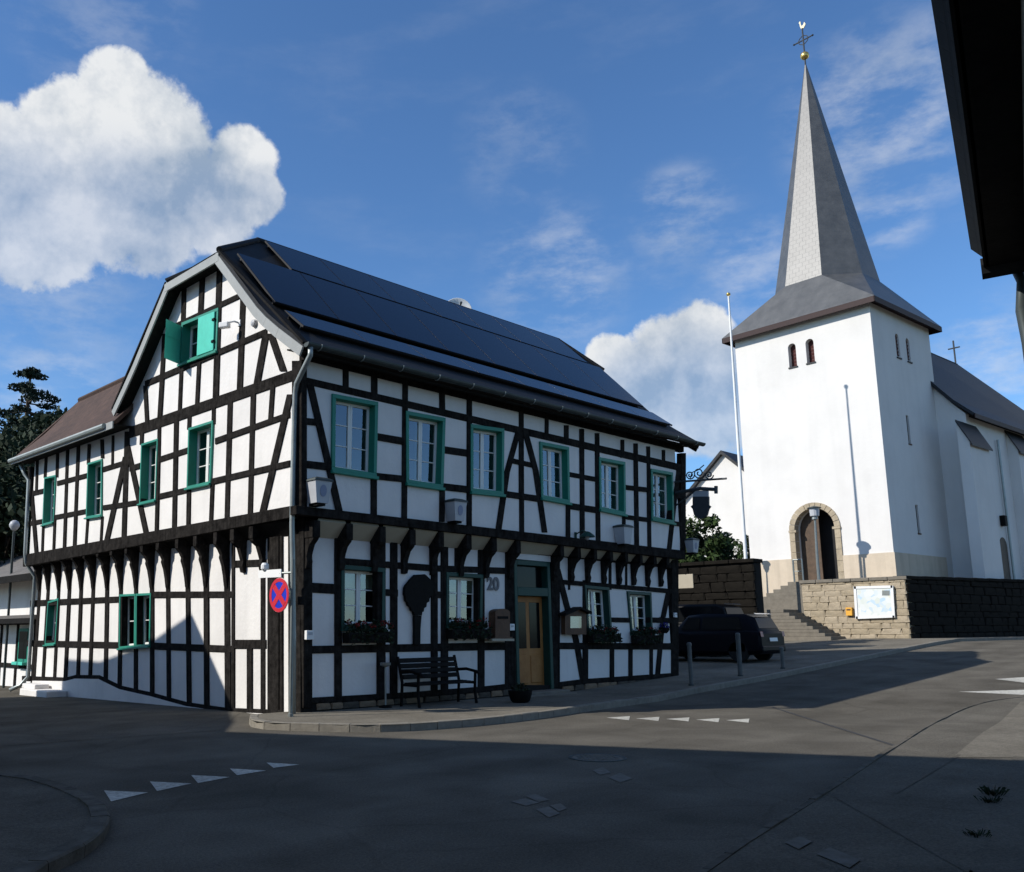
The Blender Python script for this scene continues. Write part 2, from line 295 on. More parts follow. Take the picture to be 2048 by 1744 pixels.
# ------------------------------------------------------------------ mesh helpers
class MB:
    def __init__(s): s.v = []; s.f = []; s.uv = None
    def add(s, vs, fs):
        o = len(s.v); s.v += [tuple(q) for q in vs]; s.f += [tuple(i+o for i in f) for f in fs]; return s
    def box(s, c, size, rz=0, ax=None, ch=0):
        c = V(c); X, Y, Z = ax if ax else (V((math.cos(rz), math.sin(rz), 0)), V((-math.sin(rz), math.cos(rz), 0)), V((0, 0, 1)))
        a, b, d = (q/2 for q in size)
        if not ch:
            vs = [c+X*(i*a)+Y*(j*b)+Z*(k*d) for k in (-1, 1) for j in (-1, 1) for i in (-1, 1)]
            return s.add(vs, [(0, 2, 3, 1), (4, 5, 7, 6), (0, 1, 5, 4), (2, 6, 7, 3), (0, 4, 6, 2), (1, 3, 7, 5)])
        bm = bmesh.new(); bmesh.ops.create_cube(bm, size=1)
        for q in bm.verts: q.co = V((q.co.x*size[0], q.co.y*size[1], q.co.z*size[2]))
        bmesh.ops.bevel(bm, geom=bm.edges[:], offset=ch, segments=2, affect='EDGES', profile=.5)
        bm.verts.index_update()
        s.add([c+X*q.co.x+Y*q.co.y+Z*q.co.z for q in bm.verts], [[q.index for q in f.verts] for f in bm.faces]); bm.free(); return s
    def prism(s, poly, dvec):
        n = len(poly); d = V(dvec); vs = [V(p) for p in poly]+[V(p)+d for p in poly]
        return s.add(vs, [tuple(range(n))[::-1], tuple(range(n, 2*n))]+[(i, (i+1) % n, n+(i+1) % n, n+i) for i in range(n)])
    def tube(s, pts, r, n=8, cap=True):
        pts = [V(p) for p in pts]; rs = r if isinstance(r, (list, tuple)) else [r]*len(pts); o = len(s.v); vs = []; fs = []
        up = None
        for i, p in enumerate(pts):
            t = (pts[min(i+1, len(pts)-1)]-pts[max(i-1, 0)]).normalized()
            if up is None: up = t.orthogonal().normalized()
            a = (up - t*up.dot(t)); a = a.normalized() if a.length > 1e-4 else t.orthogonal().normalized(); b = t.cross(a); up = a
            vs += [p+(a*math.cos(2*math.pi*k/n)+b*math.sin(2*math.pi*k/n))*rs[i] for k in range(n)]
        for i in range(len(pts)-1):
            fs += [(i*n+k, i*n+(k+1) % n, (i+1)*n+(k+1) % n, (i+1)*n+k) for k in range(n)]
        if cap: fs += [tuple(range(n))[::-1], tuple(range((len(pts)-1)*n, len(pts)*n))]
        return s.add(vs, fs)
    def lathe(s, prof, c, n=16, ax=V((0, 0, 1))):
        c = V(c); a = ax.orthogonal().normalized(); b = ax.cross(a)
        vs = [c+ax*z+(a*math.cos(2*math.pi*k/n)+b*math.sin(2*math.pi*k/n))*max(r, 1e-4) for (r, z) in prof for k in range(n)]
        fs = [(i*n+k, i*n+(k+1) % n, (i+1)*n+(k+1) % n, (i+1)*n+k) for i in range(len(prof)-1) for k in range(n)]
        fs += [tuple(range(n))[::-1], tuple(range((len(prof)-1)*n, len(prof)*n))]
        return s.add(vs, fs)
    def slab(s, quad, t):       # a sheet thickened against its normal
        q = [V(p) for p in quad]; n = (q[1]-q[0]).cross(q[-1]-q[0]).normalized()
        return s.prism(q, -n*t)
    def build(s, name, m, parent=None, smooth=False, uv=False):
        me = bpy.data.meshes.new(name); me.from_pydata(s.v, [], s.f); me.materials.append(M[m] if isinstance(m, str) else m)
        bm = bmesh.new(); bm.from_mesh(me); bmesh.ops.recalc_face_normals(bm, faces=bm.faces[:])
        if uv:
            lay = bm.loops.layers.uv.new('UVMap')
            for f in bm.faces:
                n = f.normal; u = V((0, 0, 1)).cross(n)
                u = u.normalized() if u.length > 1e-3 else V((1, 0, 0)); w = n.cross(u)
                for l in f.loops: l[lay].uv = (l.vert.co.dot(u), l.vert.co.dot(w))
        bm.to_mesh(me); bm.free()
        if smooth:
            for p in me.polygons: p.use_smooth = True
            if smooth == 'auto':
                try: me.set_sharp_from_angle(angle=R(35))
                except Exception: pass
        o = bpy.data.objects.new(name, me); col.objects.link(o)
        if parent is not None: adopt(o, parent)
        return o
ORG = {}
def adopt(o, parent):
    o.parent = parent; o.matrix_parent_inverse = Matrix.Translation(-ORG.get(parent.name, V((0, 0, 0))))
def thing(name, label, cat, loc, group=None):
    o = bpy.data.objects.new(name, None); col.objects.link(o); o.location = loc; o.empty_display_size = .3
    o['label'] = label; o['category'] = cat
    if group: o['group'] = group
    ORG[o.name] = V(loc); return o
def tag(o, label, cat, group=None):
    o['label'] = label; o['category'] = cat
    if group: o['group'] = group
    return o
def struct(o): o['kind'] = 'structure'; return o
def cdt_split(outline, blockers):
    """triangles of the outline that lie outside every blocker, grouped into connected pieces"""
    vs = []; faces = []
    for poly in [outline]+blockers:
        if sum(a[0]*b[1]-a[1]*b[0] for a, b in zip(poly, list(poly[1:])+[poly[0]])) < 0: poly = list(poly)[::-1]
        o = len(vs); vs += [V((p[0], p[1])) for p in poly]; faces.append(list(range(o, o+len(poly))))
    r = delaunay_2d_cdt(vs, [], faces, 0, 1e-4, True)
    ov, of, orig = r[0], r[2], r[5]
    keep = [f for f, g in zip(of, orig) if 0 in g and len(set(g)) == 1]
    par = list(range(len(keep)))
    def find(a):
        while par[a] != a: par[a] = par[par[a]]; a = par[a]
        return a
    ed = {}
    for i, f in enumerate(keep):
        for k in range(3):
            e = tuple(sorted((f[k], f[(k+1) % 3])))
            if e in ed: par[find(i)] = find(ed[e])
            else: ed[e] = i
    grp = {}
    for i, f in enumerate(keep): grp.setdefault(find(i), []).append(f)
    return ov, list(grp.values())
def area(ov, tris): return sum(abs((ov[b]-ov[a]).cross(ov[c]-ov[a]))/2 for a, b, c in tris)
class Face:       # a vertical plane with its own u axis; off counts outwards
    def __init__(s, p0, u, n): s.p0 = V(p0); s.u = V(u).normalized(); s.n = V(n).normalized()
    def P(s, uz, off=0): return s.p0 + s.u*uz[0] + V((0, 0, uz[1])) + s.n*off
    def uz(s, px):
        q = onpl(px, s.p0, s.n) - s.p0; return (q.dot(s.u), q.z)
def sheet_solid(mb, face, ov, tris, front, back):
    """front triangles plus rim"""
    cnt = {}
    for t in tris:
        for k in range(3):
            a, b = t[k], t[(k+1) % 3]; cnt.setdefault(tuple(sorted((a, b))), []).append((a, b))
    used = sorted({i for t in tris for i in t}); ix = {q: i for i, q in enumerate(used)}; n = len(used)
    vs = [face.P(ov[i], front) for i in used]+[face.P(ov[i], back) for i in used]
    fs = [tuple(ix[i] for i in t) for t in tris]
    fs += [tuple(ix[i]+n for i in t[::-1]) for t in tris]
    for e, l in cnt.items():
        if len(l) == 1: a, b = l[0]; fs.append((ix[b], ix[a], ix[a]+n, ix[b]+n))
    mb.add(vs, fs)
def ground_z(x, y): return .042*max(0, min(x, 32)-8) - .015*max(0, y-2)
def gp(px, dz=0):
    z = 0
    for _ in range(40):
        p = onz(px, z+dz); z = z*.6+.4*ground_z(p.x, p.y) if p.x < 90 else z
    return V((p.x, p.y, ground_z(p.x, p.y)+dz))

# ------------------------------------------------------------------ the setting: ground, road, pavements
def sheet(name, poly, dz, m, skirt=0, parent=None):
    bm = bmesh.new(); f = bm.faces.new([bm.verts.new((x, y, 0)) for x, y in poly])
    for p, n in (((8, 0, 0), (1, 0, 0)), ((32, 0, 0), (1, 0, 0)), ((0, 2, 0), (0, 1, 0))):
        bmesh.ops.bisect_plane(bm, geom=bm.verts[:]+bm.edges[:]+bm.faces[:], plane_co=p, plane_no=n)
    bmesh.ops.triangulate(bm, faces=bm.faces[:])
    for v in bm.verts: v.co.z = ground_z(v.co.x, v.co.y)+dz
    if skirt:
        be = [e for e in bm.edges if e.is_boundary]; r = bmesh.ops.extrude_edge_only(bm, edges=be)
        for v in r['geom']:
            if isinstance(v, bmesh.types.BMVert): v.co.z -= skirt
    bmesh.ops.recalc_face_normals(bm, faces=bm.faces[:])
    if sum(f.normal.z for f in bm.faces) < 0: bmesh.ops.reverse_faces(bm, faces=bm.faces[:])
    me = bpy.data.meshes.new(name); bm.to_mesh(me); bm.free(); me.materials.append(M[m])
    o = bpy.data.objects.new(name, me); col.objects.link(o)
    if parent is not None: adopt(o, parent)
    else: struct(o)
    return o
def smooth_path(pts, n=4):
    out = []; P = [V((*p, 0)) for p in pts]
    for i in range(len(P)-1):
        a, b, c, d = P[max(i-1, 0)], P[i], P[i+1], P[min(i+2, len(P)-1)]
        for k in range(n):
            t = k/n; out.append(.5*((2*b)+(c-a)*t+(2*a-5*b+4*c-d)*t*t+(3*b-a-3*c+d)*t**3))
    out.append(P[-1]); return [(p.x, p.y) for p in out]
sheet('ground', [(-600, -600), (600, -600), (600, 700), (-600, 700)], -.02, 'ground')
road = sheet('road', [(-40, -45), (75, -45), (75, 45), (-40, 45)], 0, 'asphalt')
sheet('old_asphalt_patch', [(-5.6, -.15), (-2.1, -.6), (-1.5, .2), (-.2, 1.8), (-.2, 13), (-.6, 40), (-22, 40), (-22, 1)], .004, 'asphalt_old')
house_kerb = smooth_path([(-.9, .35), (-1.5, -.7), (-1.2, -1.6), (-.35, -2.65), (.8, -3.0), (2, -3.07), (3.4, -2.98), (5.4, -2.68), (9.5, -2.25), (14, -2.15), (22, -1.7), (31.7, -1.3), (45, -2.6), (60, -4.2)])
sheet('pavement', house_kerb+[(60, -1.5), (32.2, .5), (32, 6), (24, 12), (13, 12), (12.4, .3), (.3, .3), (-.1, .35)], .115, 'paving')
kerbroot = struct(bpy.data.objects.new('kerb', None)); col.objects.link(kerbroot)
def kerb_stones(path, hi, w=.14, inner=1, m='kerb'):
    L = .5
    pts = [V((*p, 0)) for p in path]
    dist = [0]
    for a, b in zip(pts, pts[1:]): dist.append(dist[-1]+(b-a).length)
    def at(s):
        for i in range(len(pts)-1):
            if dist[i+1] >= s: return pts[i].lerp(pts[i+1], (s-dist[i])/max(dist[i+1]-dist[i], 1e-6))
        return pts[-1]
    s = 0
    while s < dist[-1]-.2:
        a = at(s+.006); b = at(min(s+L, dist[-1])-.006); t = (b-a)
        n = V((-t.y, t.x, 0)).normalized()*inner
        za, zb = ground_z(a.x, a.y), ground_z(b.x, b.y); h = hi+rng.uniform(-.006, .006)
        lo = -.05; c = .015
        sec = [(0, lo), (0, h-c), (c, h), (w, h), (w, lo)]
        va = [a+n*q+V((0, 0, za+z)) for q, z in sec]; vb = [b+n*q+V((0, 0, zb+z)) for q, z in sec]
        MB().add(va+vb, [(0, 1, 2, 3, 4), (9, 8, 7, 6, 5)]+[(i, (i+1) % 5, 5+(i+1) % 5, 5+i) for i in range(5)]).build('kerb_stone', m, kerbroot)
        s += L
kerb_stones(house_kerb, .125)
# traffic corner with cobbles on the left, in front of the side street
isl = [tuple(onz(p, .0).xy) for p in [(-160, 1545), (0, 1562), (70, 1570), (130, 1588), (190, 1615), (218, 1645), (210, 1680), (170, 1715), (110, 1744), (40, 1790)]]
ip = smooth_path(isl, 3)
kerb_stones(ip, .10, .15, -1, 'kerb_worn')
sheet('corner_pavement', ip+[(-11, -9.5), (-12.5, -5)], .085, 'asphalt_old')
# near pavement on the right-hand side
nk = [(-7.2, -11.0)]+smooth_path([tuple(gp(p, 0).xy) for p in ((1480, 1690), (1640, 1590), (1790, 1492), (1880, 1440), (1960, 1408), (2040, 1396))])+[(22, -11.5), (40, -15)]
near_pav = sheet('near_pavement', nk+[(40, -22), (-14, -22), (-12, -15)], .024, 'asphalt_old')
kerb_stones(nk, .036, .07, -1, 'kerb_worn')
def strip(name, a, b, w, dz, m, parent):
    a = V((*a, 0)); b = V((*b, 0)); n = V((-(b-a).y, (b-a).x, 0)).normalized()*w/2
    return sheet(name, [tuple((a+n).xy), tuple((b+n).xy), tuple((b-n).xy), tuple((a-n).xy)], dz, m, parent=parent)
strip('seam', tuple(gp((1545, 1414)).xy), tuple(gp((1790, 1492)).xy), .07, .005, 'asphalt_seam', road)
strip('slab_joint', (-1.0, -9.9), (-3.2, -11.7), .05, .029, 'asphalt', near_pav)
strip('slab_joint', (-.4, -10.2), (3.0, -9.75), .05, .029, 'asphalt', near_pav)
sheet('forecourt_slab', [tuple(gp(p, .02).xy) for p in ((1905, 1516), (1965, 1466), (2042, 1404), (2120, 1404), (2120, 1560), (2030, 1516))], .028, 'paving')
sheet('forecourt_slab', [(-4.5, -11.9), (-.05, -10.95), (3.3, -10.25), (3.9, -12.5), (-3, -13.4)], .029, 'asphalt')
# painted markings, each its own piece of the road
def mark(pts, m='road_paint', name='give_way_triangle', dz=.006, parent=road):
    return sheet(name, [tuple(gp(p).xy) for p in pts], dz, m, parent=parent)
for a, b in (((208, 1582), 0), ((300, 1564), 1), ((382, 1551), 2), ((460, 1538), 3), ((533, 1526), 4)):
    x, y = a; k = 1-.13*b
    mark([(x, y), (x+88*k**.4, y+4), (x+14, y+22*k)])
for x, y in ((1213, 1436), (1272, 1437.5), (1332, 1438.5), (1392, 1440), (1452, 1441)):
    mark([(x, y), (x+47, y-3.2), (x+45, y+5)])
mark([(1990, 1358.5), (2090, 1352), (2100, 1372)], name='give_way_triangle')
mark([(1917, 1384), (2080, 1379), (2110, 1393)], name='give_way_triangle')
for q in ([(1022, 1604), (1050, 1598), (1080, 1606), (1052, 1613)], [(1050, 1593), (1070, 1589), (1100, 1601), (1078, 1605)],
          [(1072, 1620), (1097, 1614), (1120, 1628), (1098, 1636)], [(1100, 1612), (1122, 1608), (1134, 1618), (1118, 1624)],
          [(1186, 1542), (1205, 1535), (1222, 1546), (1200, 1551)], [(1217, 1556), (1240, 1547), (1265, 1558), (1240, 1566)]):
    mark(q, 'road_paint_worn', 'worn_marking')
for q in ([(1570, 1694), (1600, 1682), (1625, 1692), (1598, 1708)], [(1634, 1718), (1660, 1704), (1722, 1730), (1700, 1746)]):
    mark(q, 'road_paint_worn', 'worn_marking', .034)
def manhole(px, r, lab):
    c = gp(px); t = thing('manhole_cover', lab, 'manhole cover', c)
    MB().lathe([(r, -.05), (r, .008), (r*.88, .008), (r*.88, -.05)], c, 28).build('rim', 'zinc_dark', t)
    mb = MB().lathe([(r*.87, -.05), (r*.87, .006)], c, 28)
    for i in range(-3, 4):
        for j in range(-3, 4):
            if i*i+j*j < 11: mb.box(c+V((i*r*.22, j*r*.22, .008)), (r*.12, r*.12, .008))
    mb.build('lid', 'road_paint_worn', t)
manhole((1195, 1516), .36, 'round iron manhole cover set in the shaded road')

# ------------------------------------------------------------------ half-timbered house
HX, GX, SX = 12.77, -.3, -.3           # jettied upper storey: gable plane x=GX, street plane y=SX, far end x=HX
house = thing('timbered_house', 'white half-timbered house with black beams, green windows and dark solar-panelled roof', 'house', (0, 0, 0))
GU = Face((GX, 0, 0), (0, 1, 0), (-1, 0, 0)); GL = Face((0, 0, 0), (0, 1, 0), (-1, 0, 0))
SU = Face((0, SX, 0), (1, 0, 0), (0, -1, 0)); SL = Face((0, 0, 0), (1, 0, 0), (0, -1, 0))
def zz(ox, oy, s): return lambda x, y: (ox+x/s, oy+y/s)
a1, a2, a3, a4, a5, a6 = zz(0, 450, 3.171), zz(0, 980, 3.303), zz(560, 640, 3.791), zz(960, 740, 4.152), zz(560, 1020, 3.791), zz(960, 1040, 4.152)
BLK = {id(f): [] for f in (GU, GL, SU, SL)}
def quad_solid(mb, face, q, front, back, ch=.008):
    c = (sum(p[0] for p in q)/4, sum(p[1] for p in q)/4)
    def ins(p):
        out = []
        for i in range(2):
            d = c[i]-p[i]; out.append(p[i]+max(-ch, min(ch, d)))
        return tuple(out)
    vs = [face.P(p, back) for p in q]+[face.P(p, front-ch) for p in q]+[face.P(ins(p), front) for p in q]
    fs = [(3, 2, 1, 0), (8, 9, 10, 11)]
    for o in (0, 4): fs += [(o+i, o+(i+1) % 4, o+4+(i+1) % 4, o+4+i) for i in range(4)]
    mb.add(vs, fs)
def timber(face, name, p, q, w, block=True, proud=.028, m='timber'):
    """beam between two photo points; w = width in photo pixels"""
    dx, dy = q[0]-p[0], q[1]-p[1]
    if abs(dx) > abs(dy)*1.2: ox, oy = 0, w/2
    else: ox, oy = w/2, 0
    quad = [face.uz((p[0]-ox, p[1]-oy)), face.uz((p[0]+ox, p[1]+oy)), face.uz((q[0]+ox, q[1]+oy)), face.uz((q[0]-ox, q[1]-oy))]
    mb = MB(); quad_solid(mb, face, quad, proud+rng.uniform(0, .012), -.12)
    mb.build(name, m, house)
    if block: BLK[id(face)].append(quad)
def T(face, name, pts, w, z, **k):      # polyline in zoom coordinates
    P = [z(*p) if isinstance(p[0], (int, float)) else p[0](*p[1]) for p in pts]
    for i in range(len(P)-1):
        a, b = P[i], P[i+1]
        timber(face, name, a, b, w, **k)
Z = lambda f, x, y: (f, (x, y))
# gable front, upper storeys (zoom a1 / a2)
s1 = 1/3.171; s2 = 1/3.303; s3 = 1/3.791; s4 = 1/4.152
def g1(name, pts, w): T(GU, name, pts, w*s1, a1)
g1('rail', [(1075, 662), (1540, 443)], 36)
g1('rail', [(925, 1010), (1700, 676)], 40)
g1('tie_beam', [(825, 1318), (1862, 955)], 70)
g1('rail', [(1845, 1203), (1370, 1372)], 40); g1('rail', [(1200, 1428), (1018, 1488)], 38); g1('rail', [(892, 1527), (828, 1547)], 36)
g1('rail', [(800, 1508), (658, 1552)], 34); g1('rail', [(562, 1588), (368, 1640)], 32); g1('rail', [(288, 1685), (190, 1708)], 30)
g1('rail', [(1845, 1513), (1352, 1628)], 40); g1('rail', [(1200, 1680), (1015, 1722)], 36)
T(GU, 'rail', [(925, 82), (688, 118)], 34*s2, a2); T(GU, 'rail', [(580, 140), (366, 182)], 32*s2, a2); T(GU, 'rail', [(292, 205), (180, 226)], 30*s2, a2)
T(GU, 'sill_beam', [(1935, 146), (165, 468)], 78*s2, a2, proud=.06)
g1('post', [(1172, 392), (1165, 632)], 28); g1('post', [(1287, 335), (1275, 588)], 30)
g1('post', [(1398, 262), (1372, 1100)], 36); g1('post', [(1547, 462), (1524, 1055)], 36)
g1('post', [(1050, 690), (1018, 1225)], 26); g1('post', [(1155, 905), (1144, 1180)], 22); g1('post', [(1268, 862), (1254, 1140)], 22)
g1('post', [(926, 1020), (940, 1265)], 22)
g1('brace', [(1694, 690), (1634, 1015)], 40); g1('brace', [(1722, 690), (1805, 930)], 44)
T(GU, 'post', [Z(a1, 1124, 1235), Z(a2, 1157, 262)], 8.8, None); T(GU, 'post', [(1208, 1190), (1204, 1300)], 7, a1)
T(GU, 'post', [Z(a1, 1204, 1660), Z(a2, 1250, 235)], 7.5, None); T(GU, 'post', [(1360, 1140), (1358, 1262)], 7, a1)
T(GU, 'post', [Z(a1, 1354, 1630), Z(a2, 1400, 210)], 7.5, None); T(GU, 'post', [Z(a1, 1465, 1100), Z(a2, 1505, 195)], 9.5, None)
T(GU, 'post', [Z(a1, 1611, 1060), Z(a2, 1658, 165)], 9.5, None); g1('post', [(1737, 1010), (1720, 1262)], 28)
T(GU, 'brace', [Z(a1, 1848, 1075), Z(a2, 1738, 160)], 12, None)
g1('post', [(1016, 1270), (1014, 1360)], 20); g1('post', [(905, 1310), (902, 1395)], 20)
T(GU, 'post', [Z(a1, 1014, 1360), Z(a2, 1040, 270)], 6.5, None)
T(GU, 'post', [Z(a1, 812, 1310), Z(a2, 824, 335)], 9.5, None)
T(GU, 'brace', [Z(a1, 812, 1395), Z(a2, 972, 285)], 9.5, None); T(GU, 'brace', [Z(a1, 802, 1470), Z(a2, 708, 345)], 9.5, None)
g1('post', [(722, 1335), (718, 1535)], 14); g1('post', [(652, 1360), (656, 1480)], 20)
T(GU, 'post', [(682, 175), (672, 350)], 16*s2, a2); g1('post', [(571, 1390), (565, 1520)], 18); T(GU, 'post', [(586, 180), (574, 360)], 16*s2, a2)
T(GU, 'post', [Z(a1, 503, 1400), Z(a2, 498, 370)], 6, None); T(GU, 'post', [Z(a1, 434, 1425), Z(a2, 430, 385)], 5.5, None)
g1('post', [(371, 1440), (366, 1600)], 16); T(GU, 'post', [(368, 190), (360, 395)], 14*s2, a2)
g1('post', [(297, 1470), (290, 1605)], 17); T(GU, 'post', [(291, 225), (284, 410)], 14*s2, a2); g1('post', [(242, 1490), (236, 1690)], 14)
T(GU, 'brace', [Z(a1, 192, 1535), Z(a2, 247, 425)], 6.5, None)
# gable front, ground floor
def g2(name, pts, w): T(GL, name, pts, w*s2, a2)
g2('rail', [(205, 750), (800, 722)], 40); g2('rail', [(1005, 692), (1545, 690)], 42)
g2('rail', [(185, 1013), (800, 1026)], 42); g2('rail', [(995, 1030), (1550, 1052)], 46); g2('rail', [(1545, 1018), (1765, 1018)], 58)
SILLG = [(150, 1245), (440, 1255), (505, 1238), (660, 1240), (800, 1308), (1010, 1355), (1130, 1388), (1240, 1418), (1500, 1455), (1690, 1462), (1860, 1470)]
g2('sill_beam', SILLG, 34)
GP = [((272, 560), (230, 1240), 17), ((331, 530), (290, 1240), 17), ((399, 530), (365, 1245), 18), ((470, 520), (435, 1260), 21), ((547, 510), (520, 1245), 20), ((627, 510), (600, 1245), 20),
      ((715, 490), (703, 1265), 24), ((806, 480), (795, 1308), 22), ((904, 460), (903, 1335), 22), ((1008, 440), (1011, 1358), 24), ((1113, 420), (1122, 1390), 25), ((1243, 400), (1256, 1422), 27), ((1366, 380), (1373, 1450), 30), ((1502, 350), (1512, 1458), 36)]
for a, b, w in GP: g2('post', [a, b], w)
g2('post', [(1655, 1045), (1655, 1455)], 35); g2('post', [(1546, 340), (1546, 1458)], 18); g2('post', [(1742, 330), (1742, 1460)], 30); g2('rail', [(1545, 490), (1765, 480)], 46)
g2('corner_post', [(1812, 240), (1812, 1500)], 75)
# street front, upper storey
def u3(name, pts, w): T(SU, name, pts, w*s3, a3)
def u4(name, pts, w): T(SU, name, pts, w*s4, a4)
T(SU, 'wall_plate', [(606, 713), (1366, 897)], 15, lambda x, y: (x, y))
T(SU, 'rail', [Z(a3, 150, 452), Z(a4, 1690, 818)], 14, None)
T(SU, 'sill_beam', [(588, 1020), (1366, 1110.5)], 17.5, lambda x, y: (x, y), proud=.06)
for a, b, w in (((180, 768), (290, 778), 50), ((722, 884), (940, 922), 54), ((1235, 984), (1430, 1012), 54)): u3('rail', [a, b], w)
for a, b, w in (((235, 748), (430, 792), 42), ((730, 866), (975, 912), 40), ((1195, 974), (1400, 998), 40), ((1612, 1042), (1680, 1054), 38)): u4('rail', [a, b], w)
for a, b, w in (((180, 1093), (360, 1113), 56), ((722, 1184), (940, 1207), 50), ((1230, 1264), (1430, 1287), 52)): u3('rail', [a, b], w)
for a, b, w in (((185, 1028), (490, 1072), 52), ((730, 1128), (978, 1166), 52), ((1195, 1220), (1400, 1246), 38), ((1596, 1272), (1680, 1286), 36)): u4('rail', [a, b], w)
T(SU, 'corner_post', [(606.5, 720), (606.5, 1020)], 11.5, lambda x, y: (x, y)); T(GU, 'corner_post', [(593, 722), (594, 1030)], 13.5, lambda x, y: (x, y))
u3('post', [(495, 355), (495, 530)], 44); u3('post', [(711, 400), (712, 590)], 48); u3('post', [(706, 1190), (706, 1490)], 46)
u3('post', [(946, 460), (938, 1510)], 40); u3('post', [(1225, 530), (1228, 705)], 42); u3('post', [(1226, 1275), (1222, 1530)], 38); u3('post', [(1432, 580), (1430, 1570)], 37)
u3('brace', [(212, 450), (445, 1450)], 48)
u4('brace', [(322, 480), (218, 850), (146, 1325)], 44); u4('post', [(338, 340), (342, 1345)], 40)
u4('brace', [(362, 490), (455, 830), (532, 1350)], 42)
u4('post', [(550, 405), (549, 545)], 30); u4('post', [(712, 460), (712, 605)], 36); u4('post', [(725, 1110), (725, 1400)], 34)
u4('post', [(840, 490), (846, 1440)], 38); u4('post', [(968, 525), (978, 1450)], 36)
u4('post', [(1178, 580), (1178, 730)], 28); u4('post', [(1190, 1200), (1191, 1470)], 27); u4('post', [(1288, 610), (1297, 1480)], 34)
u4('post', [(1393, 635), (1402, 1500)], 28); u4('post', [(1520, 665), (1520, 800)], 26); u4('corner_post', [(1684, 690), (1680, 1540)], 40)
u4('brace', [(1648, 830), (1612, 1080), (1562, 1520)], 34)
# street front, ground floor
def l5(name, pts, w): T(SL, name, pts, w*s3, a5)
def l6(name, pts, w): T(SL, name, pts, w*s4, a6)
T(SL, 'rail', [Z(a5, 415, 385), Z(a5, 1140, 440)], 13, None); T(SL, 'rail', [Z(a5, 1140, 442), Z(a6, 260, 424)], 12.5, None); T(SL, 'rail', [Z(a6, 600, 508), Z(a6, 1640, 596)], 9, None)
T(SL, 'rail', [Z(a5, 230, 120), Z(a5, 1640, 265)], 13, None); T(SL, 'rail', [Z(a6, -20, 215), Z(a6, 1640, 385)], 11, None)
l5('rail', [(225, 588), (430, 600)], 76); l5('rail', [(770, 624), (890, 630)], 52); l5('rail', [(1140, 640), (1260, 646)], 52)
l6('rail', [(1065, 828), (1240, 832)], 40); l6('rail', [(1405, 830), (1600, 836)], 44)
T(SL, 'rail', [Z(a5, 225, 1060), Z(a6, 285, 1045)], 15.5, None); T(SL, 'rail', [Z(a6, 610, 1045), Z(a6, 1640, 1050)], 13, None)
SILLS = [a5(215, 1445), a5(740, 1416), a5(1000, 1400), a5(1500, 1362), a5(1668, 1345), a6(300, 1372)]
SILLS2 = [a6(600, 1372), a6(860, 1340), a6(1640, 1288)]
T(SL, 'sill_beam', SILLS, 11.5, lambda x, y: (x, y)); T(SL, 'sill_beam', SILLS2, 10, lambda x, y: (x, y))
T(SL, 'corner_post', [(614, 1035), (614, 1416)], 18, lambda x, y: (x, y)); T(GL, 'corner_post', [(591, 1035), (592, 1436)], 25, lambda x, y: (x, y)); T(GL, 'post', [(565, 1040), (566, 1434)], 5, lambda x, y: (x, y))
for x, w, y0, y1 in ((437, 55, 130, 1440), (762, 64, 160, 1430), (858, 54, 170, 1420), (1165, 50, 190, 1400), (1243, 54, 200, 1400), (1521, 50, 230, 1375)): l5('post', [(x, y0), (x, y1)], w)
l5('post', [(1345, 210), (1345, 450)], 50)
for x, w, y0, y1 in ((250, 88, 210, 1390), (622, 72, 270, 1385), (870, 42, 500, 1345), (1091, 36, 1040, 1335), (1246, 32, 1040, 1320), (1418, 26, 1040, 1310), (1612, 56, 330, 1300)): l6('post', [(x, y0), (x, y1)], w)
for x, w in ((735, 14), (1075, 20), (1210, 14), (1395, 16)): l6('post', [(x, 280), (x, 580)], w)
l6('brace', [(636, 405), (720, 725), (790, 985), (852, 1345)], 44); l6('brace', [(1562, 590), (1515, 810), (1468, 1300)], 36)

